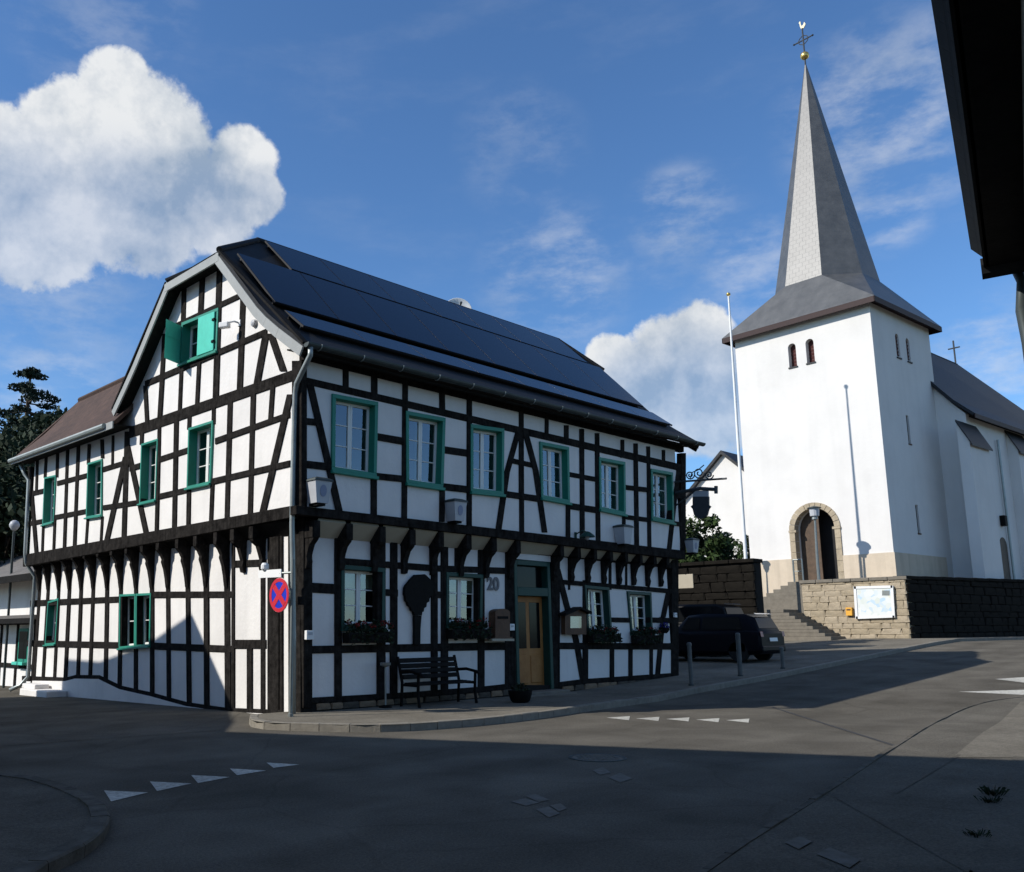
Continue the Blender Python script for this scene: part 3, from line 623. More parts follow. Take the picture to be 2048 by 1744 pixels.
# windows -------------------------------------------------------------
def lerp2(a, b, t): return (a[0]+(b[0]-a[0])*t, a[1]+(b[1]-a[1])*t)
def window(face, px, fw=.085, cols=2, rows=3, depth=.17, frame='green_paint', proud=.05, curtain=None, sash='white_paint', box=None, light=False, label=None):
    q = [face.uz(p) for p in px]             # TL TR BR BL
    BLK[id(face)].append(q)
    if (q[1][0]-q[0][0]) < 0: q = [q[1], q[0], q[3], q[2]]
    def S(s, t): return lerp2(lerp2(q[0], q[1], s), lerp2(q[3], q[2], s), t)
    Wd = abs(q[1][0]-q[0][0]); Hd = abs(q[0][1]-q[3][1]); fs, ft = fw/Wd, fw/Hd
    w = MB(); inner = (fs, ft, 1-fs, 1-ft)
    def rect(s0, t0, s1, t1): return [S(s0, t0), S(s1, t0), S(s1, t1), S(s0, t1)]
    root = MB()
    for r in (rect(0, 0, 1, ft), rect(0, 1-ft, 1, 1), rect(0, ft, fs, 1-ft), rect(1-fs, ft, 1, 1-ft)):
        quad_solid(root, face, r, proud, -depth-.05, .006)
    wo = root.build('window', frame, house)
    if label: wo['label'] = label
    # sill board
    sb = MB(); r = rect(-.02, 1-ft*.2, 1.02, 1+ft*.55); quad_solid(sb, face, r, proud+.05, -.02, .008); sb.build('sill', frame, wo)
    s0, t0, s1, t1 = inner; cw = .055
    ws, wt = cw/Wd, cw/Hd
    span = (s1-s0)/cols
    for c in range(cols):
        x0, x1 = s0+span*c, s0+span*(c+1)
        mb = MB()
        for r in (rect(x0, t0, x1, t0+wt), rect(x0, t1-wt, x1, t1), rect(x0, t0+wt, x0+ws, t1-wt), rect(x1-ws, t0+wt, x1, t1-wt)):
            quad_solid(mb, face, r, -depth+.045, -depth, .005)
        mb.build('casement', sash, wo)
        bt = .022/Hd
        for k in range(1, rows):
            tt = t0+wt+(t1-t0-2*wt)*k/rows
            mb = MB(); quad_solid(mb, face, rect(x0+ws, tt-bt/2, x1-ws, tt+bt/2), -depth+.035, -depth+.004, .004); mb.build('glazing_bar', sash, wo)
        for k in range(rows):
            ta = t0+wt+(t1-t0-2*wt)*k/rows; tb = t0+wt+(t1-t0-2*wt)*(k+1)/rows
            mb = MB(); quad_solid(mb, face, rect(x0+ws*.9, ta, x1-ws*.9, tb), -depth+.018, -depth+.012, .001); mb.build('pane', 'glass', wo)
    if curtain:
        for (u0, v0, u1, v1) in curtain:
            mb = MB(); n = 14
            for i in range(n):
                aa = u0+(u1-u0)*i/n; bb = u0+(u1-u0)*(i+1)/n
                pa = rect(aa, v0, bb, v1); da, db = -depth-.06-.02*(i % 2), -depth-.06-.02*((i+1) % 2)
                mb.add([face.P(pa[0], da), face.P(pa[1], db), face.P(pa[2], db), face.P(pa[3], da)], [(0, 1, 2, 3)])
            mb.build('curtain', 'curtain', wo)
    return q, S, wo
def pz(z, *pts): return [z(*p) for p in pts]
window(GU, pz(a1, (1205, 1290), (1362, 1240), (1346, 1642), (1194, 1676)), .06, 2, 3, .2)
window(GU, [a1(905, 1390), a1(1012, 1355), a2(1040, 72), a2(930, 98)], .055, 2, 3, .2)
window(GU, [a1(565, 1512), a1(656, 1484), a2(682, 172), a2(578, 188)], .055, 2, 3, .2)
window(GU, [a1(290, 1602), a1(363, 1585), a2(363, 216), a2(290, 236)], .055, 2, 3, .2)
window(GL, pz(a2, (326, 738), (396, 714), (376, 1020), (305, 1026)), .055, 1, 2, .18)
window(GL, pz(a2, (800, 690), (906, 685), (904, 1040), (796, 1050)), .055, 1, 2, .18)
window(GL, pz(a2, (908, 685), (1008, 680), (1002, 1033), (906, 1040)), .055, 1, 2, .18)
# attic window with shutters
q, S, wo = window(GU, pz(a1, (1162, 622), (1396, 528), (1386, 805), (1150, 890)), .07, 2, 2, .2, label='green attic window with one shutter open')
mb = MB(); qq = [S(.07, .06), S(.5, .06), S(.5, .95), S(.07, .95)]
quad_solid(mb, GU, qq, .075, .04, .008); sh = mb.build('shutter', 'green_light', wo)
mb = MB()
for t in (.25, .75): mb.box(GU.P(S(.075, t), .085), (.03, .10, .05))
mb.build('hinge', 'black_iron', sh)
pA, pB = S(1.0, .08), S(1.0, .98)
hinge0, hinge1 = GU.P(pA, .05), GU.P(pB, .05); ow = V((-.50, -.22, 0))
mb = MB().prism([hinge0, hinge0+ow, hinge1+ow, hinge1], V((.03, .03, 0))); sh = mb.build('shutter', 'green_light', wo)
MB().prism([hinge0+ow*.02+V((-.006, -.006, -.3)), hinge0+ow*.98+V((-.006, -.006, -.3)), hinge0+ow*.98+V((-.006, -.006, -.38)), hinge0+ow*.02+V((-.006, -.006, -.38))], V((-.012, -.012, 0))).build('batten', 'green_light', sh)
# street front windows
window(SU, pz(a3, (388, 560), (735, 625), (722, 1197), (382, 1145)), .085, 2, 3, .17)
window(SU, pz(a3, (945, 690), (1246, 745), (1226, 1281), (948, 1240)), .085, 2, 3, .17, curtain=[(.45, .1, .62, .92)])
window(SU, pz(a3, (1436, 790), (1691, 826), (1686, 1331), (1436, 1305)), .085, 2, 3, .17, curtain=[(.1, .35, .3, .9), (.5, .5, .6, .92)])
window(SU, pz(a4, (488, 595), (728, 642), (736, 1111), (498, 1066)), .085, 2, 3, .17)
window(SU, pz(a4, (978, 725), (1196, 766), (1198, 1207), (984, 1161)), .085, 2, 3, .17)
window(SU, pz(a4, (1410, 820), (1592, 852), (1602, 1277), (1414, 1240)), .085, 2, 3, .17)
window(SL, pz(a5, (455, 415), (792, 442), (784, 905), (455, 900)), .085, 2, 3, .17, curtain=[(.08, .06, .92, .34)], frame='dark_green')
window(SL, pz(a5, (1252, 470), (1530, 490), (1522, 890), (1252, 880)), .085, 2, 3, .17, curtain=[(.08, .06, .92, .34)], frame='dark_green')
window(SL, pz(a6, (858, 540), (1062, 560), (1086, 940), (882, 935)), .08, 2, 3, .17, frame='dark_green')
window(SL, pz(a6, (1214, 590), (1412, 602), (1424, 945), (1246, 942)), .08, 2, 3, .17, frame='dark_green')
# door --------------------------------------------------------------
dq = [SL.uz(p) for p in pz(a6, (290, 322), (600, 350), (606, 1396), (300, 1422))]
BLK[id(SL)].append(dq)
u0, u1 = dq[3][0], dq[2][0]; zt = dq[0][1]-.02; zb = .20
dm = MB(); rr = lambda a, b, c, d: [(a, d), (b, d), (b, c), (a, c)]
for r in (rr(u0, u0+.11, zb, zt), rr(u1-.11, u1, zb, zt), rr(u0+.11, u1-.11, zt-.12, zt), rr(u0+.11, u1-.11, 2.36, 2.56)): quad_solid(dm, SL, r, .04, -.25, .01)
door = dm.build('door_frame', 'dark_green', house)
tr = MB(); quad_solid(tr, SL, rr(u0+.11, u1-.11, 2.56, zt-.12), -.15, -.16, .002); tr.build('transom_pane', 'car_glass', door)
lf = MB(); quad_solid(lf, SL, rr(u0+.112, u1-.112, zb, 2.36), -.16, -.21, .006); leaf = lf.build('door_leaf', 'oak', door)
um = (u0+u1)/2
for x0, x1, c0, c1 in ((u0+.2, um-.05, .35, 1.0), (um+.05, u1-.2, .35, 1.0)):
    b = MB(); quad_solid(b, SL, rr(x0, x1, c0, c1), -.14, -.165, .02); b.build('door_panel', 'oak', leaf)
for x0, x1 in ((u0+.22, um-.06), (um+.06, u1-.22)):
    b = MB(); quad_solid(b, SL, rr(x0, x1, 1.15, 2.22), -.155, -.165, .004); b.build('door_pane', 'car_glass', leaf)
hd = MB().box(SL.P((u0+.2, 1.22), -.12), (.12, .05, .03), ch=.008); hd.build('handle', 'chrome', leaf)

# plaster panels between the timbers, one piece each ------------------
PROF = [(-.8, 6.82), (-.02, 7.37), (.41, 7.70), (.75, 8.0), (2.36, 9.75), (3.55, 10.8), (4.74, 9.75), (6.35, 8.0), (6.9, 7.50), (7.35, 7.10)]
def lower_uz(face, pts): return [face.uz(p) for p in pts]
outl = {}
outl[id(GU)] = [(-.28, 3.72), (-.28, 7.0), (.41, 7.50), (.75, 7.8), (2.36, 9.55), (4.74, 9.55), (6.35, 7.8), (7.35, 6.85), (13.42, 6.72), (13.42, 3.85)]
outl[id(SU)] = [(-.28, 3.68), (HX-.02, 3.72), (HX-.02, 6.68), (-.28, 6.78)]
gs = [GL.uz(a2(*p)) for p in SILLG]
outl[id(GL)] = [(13.3, 3.7), (13.3, gs[0][1])]+[g for g in gs if -.02 < g[0] < 13.28]+[(0.02, gs[-1][1]), (.02, 3.5)]
ss = [SL.uz(p) for p in SILLS+SILLS2]
outl[id(SL)] = [(.02, 3.45), (.02, ss[0][1])]+[q for q in ss if q[0] > .05]+[(12.45, ss[-1][1]), (12.45, 3.42)]
for face in (GU, GL, SU, SL):
    ov, groups = cdt_split(outl[id(face)], BLK[id(face)])
    for tr in groups:
        if area(ov, tr) < .004: continue
        mb = MB(); sheet_solid(mb, face, ov, tr, rng.uniform(0, .010), -.06); mb.build('infill_panel', 'plaster', house)
# hidden inner body keeps the rooms dark; plain rear and end walls
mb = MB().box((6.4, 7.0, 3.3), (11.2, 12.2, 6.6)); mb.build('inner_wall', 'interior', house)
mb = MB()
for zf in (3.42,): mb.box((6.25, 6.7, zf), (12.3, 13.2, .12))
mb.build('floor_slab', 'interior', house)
mb = MB(); E = [(HX, SX+.03, 3.6), (HX, 7.4, 3.6), (HX, 7.4, 6.9), (HX+.15, 4.7, 9.6), (HX+.15, 2.4, 9.6), (HX, SX+.03, 6.75)]
mb.prism([V(p) for p in E], V((-.2, 0, 0))); mb.prism([V(p) for p in ((12.45, .02, 0.0), (12.45, 7.4, 0.0), (12.45, 7.4, 3.6), (12.45, .02, 3.6))], V((-.2, 0, 0)))
mb.build('end_wall', 'plaster', house)
mb = MB().box((6.3, 13.3, 3.2), (12.3, .2, 7.0)); mb.box((2.4, 10.4, 7.2), (4.4, 5.9, .9)); mb.build('rear_wall', 'plaster', house)

# jetty: joists, brackets, sloping infill ------------------------------
def bracket(face, u, w, zb, zt, out, wavy):
    if wavy: prof = [(0, zb), (.05, zb+.02), (.085, zb+.14), (.06, zb+.24), (.09, zb+.33), (.15, zt-.16), (out-.03, zt-.07), (out, zt), (0, zt)]
    else:
        h = zt-zb; prof = [(0, zb), (.035, zb+.18*h), (.065, zb+.36*h), (.11, zb+.55*h), (.17, zb+.70*h), (.16, zb+.76*h), (.22, zb+.86*h), (out, zb+.95*h), (out, zt), (0, zt)]
    prof = [(o+.028 if o > 0 else -.02, z) for o, z in prof]
    mb = MB(); mb.prism([face.P((u-w/2, z), o) for o, z in prof], face.u*w); mb.build('bracket', 'timber', house)
def joist(face, u, w, z0, z1, out):
    mb = MB(); mb.box(face.P((u, (z0+z1)/2), out/2-.05), (w, out+.1, z1-z0), ax=(face.u, face.n, V((0, 0, 1))), ch=.012); mb.build('joist', 'timber', house)
gz = lambda y: 3.50+.018*y
for a, b, w in GP:
    pt = a2(a[0]+(b[0]-a[0])*.25, a[1]+(b[1]-a[1])*.25); u = GL.uz(pt)[0]
    zb = GL.uz(a2(a[0], 700))[1]+.02
    bracket(GL, u, .12, zb, gz(u)-.12, .31, False); joist(GL, u, .15, gz(u)-.14, gz(u)+.10, .34)
for u in (2.05, 1.35):
    bracket(GL, u, .12, 2.75, gz(u)-.12, .31, True); joist(GL, u, .15, gz(u)-.14, gz(u)+.10, .34)
JX = [275, 525, 775, 1003, 1218, 1428, 1620]; JY = [317, 680, 820, 955, 1087, 1212, 1332, 1448, 1555]
ju = []
for x in JX: ju.append(SU.uz(a5(x, 150))[0])
for x in JY: ju.append(SU.uz(a6(x, 270))[0])
for i, u in enumerate(ju):
    joist(SL, u, .16 if i < 8 else .13, 3.30, 3.62, .325); bracket(SL, u, .13, 2.72, 3.34, .29, True)
ju2 = [-.18]+ju+[12.6]
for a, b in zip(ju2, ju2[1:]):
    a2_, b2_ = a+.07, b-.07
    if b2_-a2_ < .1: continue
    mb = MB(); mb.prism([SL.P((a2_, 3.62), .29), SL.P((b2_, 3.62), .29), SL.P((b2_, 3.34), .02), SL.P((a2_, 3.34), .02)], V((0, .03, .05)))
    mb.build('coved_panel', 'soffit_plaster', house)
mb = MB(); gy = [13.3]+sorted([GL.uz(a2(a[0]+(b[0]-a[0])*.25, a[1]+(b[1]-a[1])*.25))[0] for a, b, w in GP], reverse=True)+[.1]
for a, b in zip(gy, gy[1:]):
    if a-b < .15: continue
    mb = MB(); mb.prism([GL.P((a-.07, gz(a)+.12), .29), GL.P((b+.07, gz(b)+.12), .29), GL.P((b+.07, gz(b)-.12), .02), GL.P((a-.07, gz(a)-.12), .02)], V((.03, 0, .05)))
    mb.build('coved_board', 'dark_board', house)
# plinths
mb = MB(); pg = [g for g in gs if 0 < g[0] < 13.2]
poly = [(13.25, -.4), (13.25, gs[0][1]-.03)]+[(g[0], g[1]-.03) for g in pg]+[(.02, gs[-1][1]-.03), (.02, -.4)]
ov, groups = cdt_split(poly, [])
for tr in groups: sheet_solid(mb, GL, ov, tr, .05, -.2)
mb.build('plinth', 'plaster', house)
mb = MB().box((-.35, 11.6, -.12), (.55, 2.0, .3), ch=.03); mb.box((-.3, 12.3, .08), (.4, 1.0, .14), ch=.03); mb.build('plinth_ledge', 'plaster', house)
mb = MB(); sp = [q for q in ss if q[0] > .05]
ov, groups = cdt_split([(.02, -.3), (.02, ss[0][1])]+sp+[(12.45, ss[-1][1]), (12.45, -.3)], [])
for tr in groups: sheet_solid(mb, SL, ov, tr, .0, -.2)
base = mb.build('stone_plinth', 'mortar_dark', house)
def sill_z(u):
    for a, b in zip(ss, ss[1:]):
        if a[0] <= u <= b[0]: return a[1]+(b[1]-a[1])*(u-a[0])/max(b[0]-a[0], 1e-6)
    return ss[0][1] if u < ss[0][0] else ss[-1][1]
_stone = {}
def stone_mesh(k, m):
    if (k, m) in _stone: return _stone[(k, m)]
    r = random.Random(k*31+5); bm = bmesh.new(); bmesh.ops.create_cube(bm, size=1)
    bmesh.ops.bevel(bm, geom=bm.edges[:], offset=.09, segments=1, affect='EDGES')
    for v in bm.verts: v.co += V((r.uniform(-.05, .05), r.uniform(-.06, .06), r.uniform(-.05, .05)))
    bmesh.ops.triangulate(bm, faces=[f for f in bm.faces if len(f.verts) > 4])
    me = bpy.data.meshes.new('stone'); bm.to_mesh(me); bm.free(); me.materials.append(M[m]); _stone[(k, m)] = me; return me
def stones(parent, p0, u, n, L, zb, zt, mats, ch=(.16, .3), lw=(.25, .6), depth=.14, seed=1, name='stone', skip=None, gap=.022):
    """coursed rubble on a vertical face: zb/zt functions of the distance along it"""
    r = random.Random(seed); u = V(u).normalized(); n = V(n).normalized(); z = min(zb(0), zb(L))-.05; top = max(zt(0), zt(L)); cnt = 0
    while z < top:
        h = r.uniform(*ch); s = -r.uniform(0, .3)
        while s < L:
            l = r.uniform(*lw); a, b = max(s, 0.0), min(s+l, L); c = (a+b)/2; z1 = min(z+h, zt(c)); z0 = max(z, zb(c)-.08)
            if b-a > .08 and z1-z0 > .06 and not (skip and skip(a, b, z0, z1)):
                me = stone_mesh(r.randrange(5), r.choice(mats)); o = bpy.data.objects.new(name, me); col.objects.link(o)
                p = V(p0)+u*c+V((0, 0, (z0+z1)/2))+n*(-depth/2+.02+r.uniform(0, .03))
                X = u*(b-a-gap); Y = n*depth; Zv = V((0, 0, z1-z0-gap))
                mw = Matrix(((X.x, Y.x, 0, p.x), (X.y, Y.y, 0, p.y), (0, 0, Zv.z, p.z), (0, 0, 0, 1)))
                o.parent = parent
                rt = parent
                org = V((0, 0, 0))
                while rt is not None: org = org+ORG.get(rt.name, V((0, 0, 0))); rt = rt.parent
                o.matrix_basis = mw; o.matrix_parent_inverse = Matrix.Translation(-org) if parent.parent is None else Matrix.Identity(4)
                cnt += 1
            s += l
        z += h
    return cnt
stones(base, (.3, 0, 0), (1, 0, 0), (0, -1, 0), 12.1, lambda s: .02+ground_z(s+.3, 0), lambda s: sill_z(s+.3)-.05, ['stone_dark', 'stone_brown', 'stone_dark'], (.13, .22), (.25, .55), .16, 3, skip=lambda a, b, z0, z1: b > u0-.4 and a < u1-.2)

# roof -----------------------------------------------------------------
PROF[4] = (2.36, 9.66); PROF[6] = (4.74, 9.66)
XN, XF = -.65, 13.3
def P3(x, yz): return V((x, yz[0], yz[1]))
rb = MB()
for i in range(len(PROF)-1):
    a, b = PROF[i], PROF[i+1]
    n0 = f0 = None
    if i == 4: quad = [P3(XN, a), P3(XF, a), P3(12.55, b), P3(1.1, b)]
    elif i == 5: quad = [P3(1.1, a), P3(12.55, a), P3(XF, b), P3(XN, b)]
    else: quad = [P3(XN, a), P3(XF, a), P3(XF, b), P3(XN, b)]
    rb.slab(quad, .13)
rb.slab([P3(XN, PROF[6]), P3(XN, PROF[4]), P3(1.1, PROF[5])], .13)
rb.slab([P3(XF, PROF[4]), P3(XF, PROF[6]), P3(12.55, PROF[5])], .13)
roof = rb.build('roof', 'slate', house, uv=True)
MB().tube([P3(1.05, (3.55, 10.80)), P3(12.6, (3.55, 10.80))], .085, 10).build('ridge_cap', 'slate', roof)
for x0, x1, y in ((XN, 1.1, 2.36), (XN, 1.1, 4.74), (XF, 12.55, 2.36)):
    MB().tube([V((x0, y, 9.68)), V((x1, 3.55, 10.82))], .07, 8).build('hip_cap', 'slate', roof)
# barge boards and soffit on the gable side
def board(name, a, b, h, m, x0, x1, drop=0.0, ext=0.0):
    a = V((0, a[0], a[1])); b = V((0, b[0], b[1])); t = (b-a).normalized(); n = V((0, -t.z, t.y)); n = n if n.z < 0 else -n
    if ext: a = a-t*ext; b = b+t*ext
    q = [a+n*drop, b+n*drop, b+n*(drop+h), a+n*(drop+h)]
    MB().prism([V((x0, p.y, p.z)) for p in q], V((x1-x0, 0, 0))).build(name, m, roof)
for i in range(len(PROF)-1):
    if i in (4, 5): continue
    board('barge_board', PROF[i], PROF[i+1], .19, 'verge_board', XN-.025-.002*(i % 3), XN+.012, .075, .035)
    board('soffit_board', PROF[i], PROF[i+1], .03, 'dark_board', XN+.012, GX+.05, .135)
board('barge_board', PROF[4], PROF[6], .19, 'verge_board', XN-.030, XN+.012, .06, .02)
board('soffit_board', PROF[4], PROF[6], .03, 'dark_board', XN+.012, GX+.05, .14)
board('barge_board', PROF[0], PROF[4], .05, 'dark_board', XN-.03, XN+.1, -.01)
board('barge_board', PROF[6], PROF[9], .05, 'dark_board', XN-.03, XN+.1, -.01)
for i in range(4): board('barge_board', PROF[i], PROF[i+1], .22, 'dark_board', XF-.01, XF+.03, .06)
# eave soffit on the street side
MB().prism([V((XN, -.74, 6.70)), V((XF, -.74, 6.70)), V((XF, SX+.05, 6.82)), V((XN, SX+.05, 6.82))], V((0, 0, -.03))).build('eave_soffit', 'dark_board', roof)
# solar panels: steep upper field and a flatter row on the kick of the roof
def plane_at(i): a, b = V((0, *PROF[i])), V((0, *PROF[i+1])); t = (b-a).normalized(); return a, t, V((0, -t.z, t.y))
def solar(i, y0, y1, x0, x1, nx, ny, lift):
    a, t, n = plane_at(i)
    s0 = (y0-a.y)/t.y; s1 = (y1-a.y)/t.y; dx = (x1-x0)/nx; ds = (s1-s0)/ny
    for cx in range(nx):
        for cy in range(ny):
            c = a+t*(s0+ds*(cy+.5))+n*lift; c.x = x0+dx*(cx+.5)
            fr = MB().box(c, (dx-.008, ds-.008, .04), ax=(V((1, 0, 0)), t, n)).build('solar_panel', 'solar_frame', roof)
            MB().box(c+n*.0215, (dx-.035, ds-.035, .004), ax=(V((1, 0, 0)), t, n)).build('solar_cells', 'solar_cell', fr)
    rl = MB()
    for k in range(ny+1):
        c = a+t*(s0+ds*k+(-.15 if k else .15))+n*(lift/2-.02)
        rl.box(V(((x0+x1)/2, c.y, c.z)), (x1-x0-.1, .05, lift), ax=(V((1, 0, 0)), t, n))
    rl.build('mounting_rail', 'solar_frame', roof)
solar(4, 2.30, 3.42, 1.15, 12.3, 7, 1, .10)
solar(3, .78, 2.27, -.30, 12.85, 8, 1, .10)
solar(1, -.10, .55, -.22, 12.95, 8, 1, .10)
# gutters and downpipes
gb = MB(); n = 8
for (xa, xb) in ((XN, XF+.05),):
    for k in range(n):
        t0, t1 = math.pi*k/n, math.pi*(k+1)/n
        def gpnt(x, t, r): return V((x, -.86-r*math.cos(t), 6.80-r*math.sin(t)))
        gb.add([gpnt(xa, t0, .085), gpnt(xb, t0, .085), gpnt(xb, t1, .085), gpnt(xa, t1, .085)], [(0, 1, 2, 3)])
        gb.add([gpnt(xa, t0, .078), gpnt(xb, t0, .078), gpnt(xb, t1, .078), gpnt(xa, t1, .078)], [(3, 2, 1, 0)])
    for x in (xa, xb): gb.add([V((x, -.86-.085*math.cos(math.pi*k/n), 6.80-.085*math.sin(math.pi*k/n))) for k in range(n+1)], [tuple(range(n+1))])
gut = gb.build('gutter', 'zinc_dark', house)
for k in range(14):
    x = XN+.3+k*1.02
    MB().tube([V((x, -.86-.095*math.cos(q), 6.80-.095*math.sin(q))) for q in [math.pi*j/6 for j in range(7)]], .012, 5).build('gutter_bracket', 'zinc', gut)
MB().tube([(-.55, -.86, 6.74), (-.55, -.86, 6.58), (-.50, -.6, 6.40), (-.44, -.28, 6.18), (-.41, -.20, 6.0), (-.41, -.17, 4.6), (-.405, -.155, 3.5), (-.36, -.12, 3.0), (-.30, -.10, 1.5), (-.27, -.08, .1)], .05, 10).build('downpipe', 'zinc', house, smooth=True)
lp = [(-.62, 13.75, 6.58), (-.5, 13.72, 6.3), (-.42, 13.55, 6.1), (-.40, 13.5, 3.9), (-.36, 13.5, 3.6), (-.10, 13.42, 3.2), (-.10, 13.45, .3), (-.25, 13.6, .05), (-.5, 13.75, -.08)]
MB().tube(lp, .055, 10).build('downpipe', 'zinc', house, smooth=True)
# side wing roof, brown tiles
wr = MB()
e0, e1, r0, r1 = V((-.78, 6.9, 6.70)), V((-.78, 13.95, 6.78)), V((.85, 6.9, 8.72)), V((.85, 13.15, 8.72))
k0, k1 = V((-.05, 6.9, 7.50)), V((-.05, 13.62, 7.56))
wr.slab([e1, e0, k0, k1], .10); wr.slab([k1, k0, r0, r1], .10); wr.slab([r1, r0, V((2.6, 6.9, 6.9)), V((2.6, 13.9, 6.9))], .10)
wr.slab([V((2.6, 13.9, 6.9)), e1, r1], .08)
wing = wr.build('wing_roof', 'tile_brown', house, uv=True)
MB().tube([r0, r1], .08, 8).build('ridge_cap', 'tile_brown', wing)
MB().prism([e0+V((-.02, 0, -.02)), e1+V((-.02, .02, -.02)), e1+V((-.02, .02, -.20)), e0+V((-.02, 0, -.20))], V((-.03, 0, 0))).build('fascia_board', 'verge_board', wing)
MB().prism([e0+V((0, 0, -.12)), e1+V((0, 0, -.12)), V((GX+.03, 13.9, 6.66)), V((GX+.03, 6.9, 6.60))], V((0, 0, .03))).build('eave_soffit', 'dark_board', wing)
MB().tube([(-.86, 7.3, 6.62), (-.86, 14.0, 6.69)], .07, 8).build('gutter', 'zinc', wing)

# things fixed to the house ---------------------------------------------
def lantern(face, px, s, lab, blue=True, left=True):
    u, z = face.uz(px); c = face.P((u, z), .02)
    t = thing('wall_lantern', lab, 'lantern', c, 'white lanterns along the jetty')
    def sec(w, d, zz, o=.17): return [face.P((u-w/2, z+zz), o+d/2), face.P((u+w/2, z+zz), o+d/2), face.P((u+w/2, z+zz), o-d/2), face.P((u-w/2, z+zz), o-d/2)]
    A, B = sec(.26*s, .24*s, 0), sec(.38*s, .32*s, .40*s)
    MB().add(A+B, [(3, 2, 1, 0), (4, 5, 6, 7)]+[(i, (i+1) % 4, 4+(i+1) % 4, 4+i) for i in range(4)]).build('lamp_body', 'lantern_glass', t)
    A, B, Cc = sec(.42*s, .36*s, .401*s), sec(.40*s, .34*s, .44*s), sec(.22*s, .18*s, .475*s)
    cp = MB().add(A+B+Cc, [(3, 2, 1, 0), (8, 9, 10, 11)]+[(i+o, (i+1) % 4+o, 4+(i+1) % 4+o, 4+i+o) for o in (0, 4) for i in range(4)])
    cp.build('cap', 'zinc_dark', t)
    MB().box(face.P((u, z-.02), .12), (.18*s, .28, .05), ax=(face.u, face.n, V((0, 0, 1)))).build('wall_arm', 'black_iron', t)
    if blue:
        mb = MB(); f0 = face.P((u, z+.22*s), .17+.145*s); n = 18
        ax = (face.P((0, .40*s), .16*s)-face.P((0, 0), .12*s)).normalized()
        mb.prism([f0+face.u*(.075*s*math.cos(2*math.pi*k/n))+ax*(.11*s*math.sin(2*math.pi*k/n)) for k in range(n)], face.n*.006); mb.build('emblem', 'lantern_blue', t)
lantern(SU, (626, 1009), 1.02, 'white lantern with blue emblem beside the corner downpipe above the jetty')
lantern(SU, (900, 1044), 1.0, 'white lantern with blue emblem on the jetty under the second window from the downpipe')
lantern(SU, (1236, 1089), 1.05, 'pale lantern on the jetty between the iron door lamp and the far corner', False)
lantern(SU, (1374, 1106), .85, 'small lantern outside the far corner post below the hanging inn sign')
# iron lamp over the door
u, z = SU.uz((1150, 1085)); t = thing('door_lamp', 'dark green iron bowl lamp on a bracket above the entrance door', 'lamp', SU.P((u, z), .03))
MB().tube([SU.P((u, z-.05), .03), SU.P((u, z+.25), .03)], .03, 8).build('wall_plate', 'dark_green', t)
MB().tube([SU.P((u, z+.2), .03), SU.P((u-.1, z+.26), .3), SU.P((u-.18, z+.2), .5)], .016, 8).build('arm', 'dark_green', t)
MB().lathe([(.02, .12), (.07, .10), (.17, .02), (.19, -.02), (.16, -.02), (.03, .06)], SU.P((u-.18, z+.1), .5), 16).build('shade', 'dark_green', t)
MB().lathe([(.02, .03), (.05, 0), (.055, -.05), (.03, -.09)], SU.P((u-.18, z+.1), .5), 12).build('bulb', 'lantern_glass', t)
# hanging inn sign on its arm at the far corner
IX = 12.62
def ip(x, y): q = onx((x, y), IX); return V((IX, q.y, q.z))
t = thing('inn_sign', 'dark wrought-iron inn sign with a cup-shaped shield hanging from the far house corner', 'sign', ip(1368, 1000))
MB().tube([V((IX, SX-.02, ip(1400, 957).z)), ip(1453, 957)], .028, 8).build('top_bar', 'grey_iron', t)
MB().tube([V((IX, SX-.02, ip(1375, 983).z)), ip(1400, 977), ip(1432, 979)], .05, 8).build('arm', 'grey_iron', t)
MB().tube([ip(1432, 972), ip(1432, 987)], .05, 8).build('arm_end', 'grey_iron', t)
MB().tube([V((IX, SX-.02, ip(1375, 1008).z)), ip(1378, 992), ip(1390, 981)], .022, 6).build('brace', 'grey_iron', t)
sc = MB()
for k, (cx, cy, r) in enumerate(((1380, 950, 9), (1398, 946, 12), (1418, 950, 9))):
    sc.tube([ip(cx+r*(1-j/26)*math.cos(j*.5), cy+r*(1-j/26)*math.sin(j*.5)) for j in range(22)], .018, 6)
sc.tube([ip(1380, 958), ip(1384, 945), ip(1396, 940), ip(1408, 930)], .015, 6); sc.build('scroll', 'grey_iron', t)
shp = [(1385, 993), (1417, 993), (1417, 1010), (1421, 1013), (1417, 1018), (1414, 1030), (1405, 1037), (1396, 1037), (1388, 1030), (1385, 1018), (1381, 1013), (1385, 1010)]
MB().prism([ip(*p) for p in shp], V((.06, 0, 0))).build('shield', 'grey_iron', t)
MB().prism([ip(*p) for p in [(1386, 981), (1416, 981), (1416, 993), (1386, 993)]], V((.05, 0, 0))).build('foam_plate', 'lantern_glass', t)
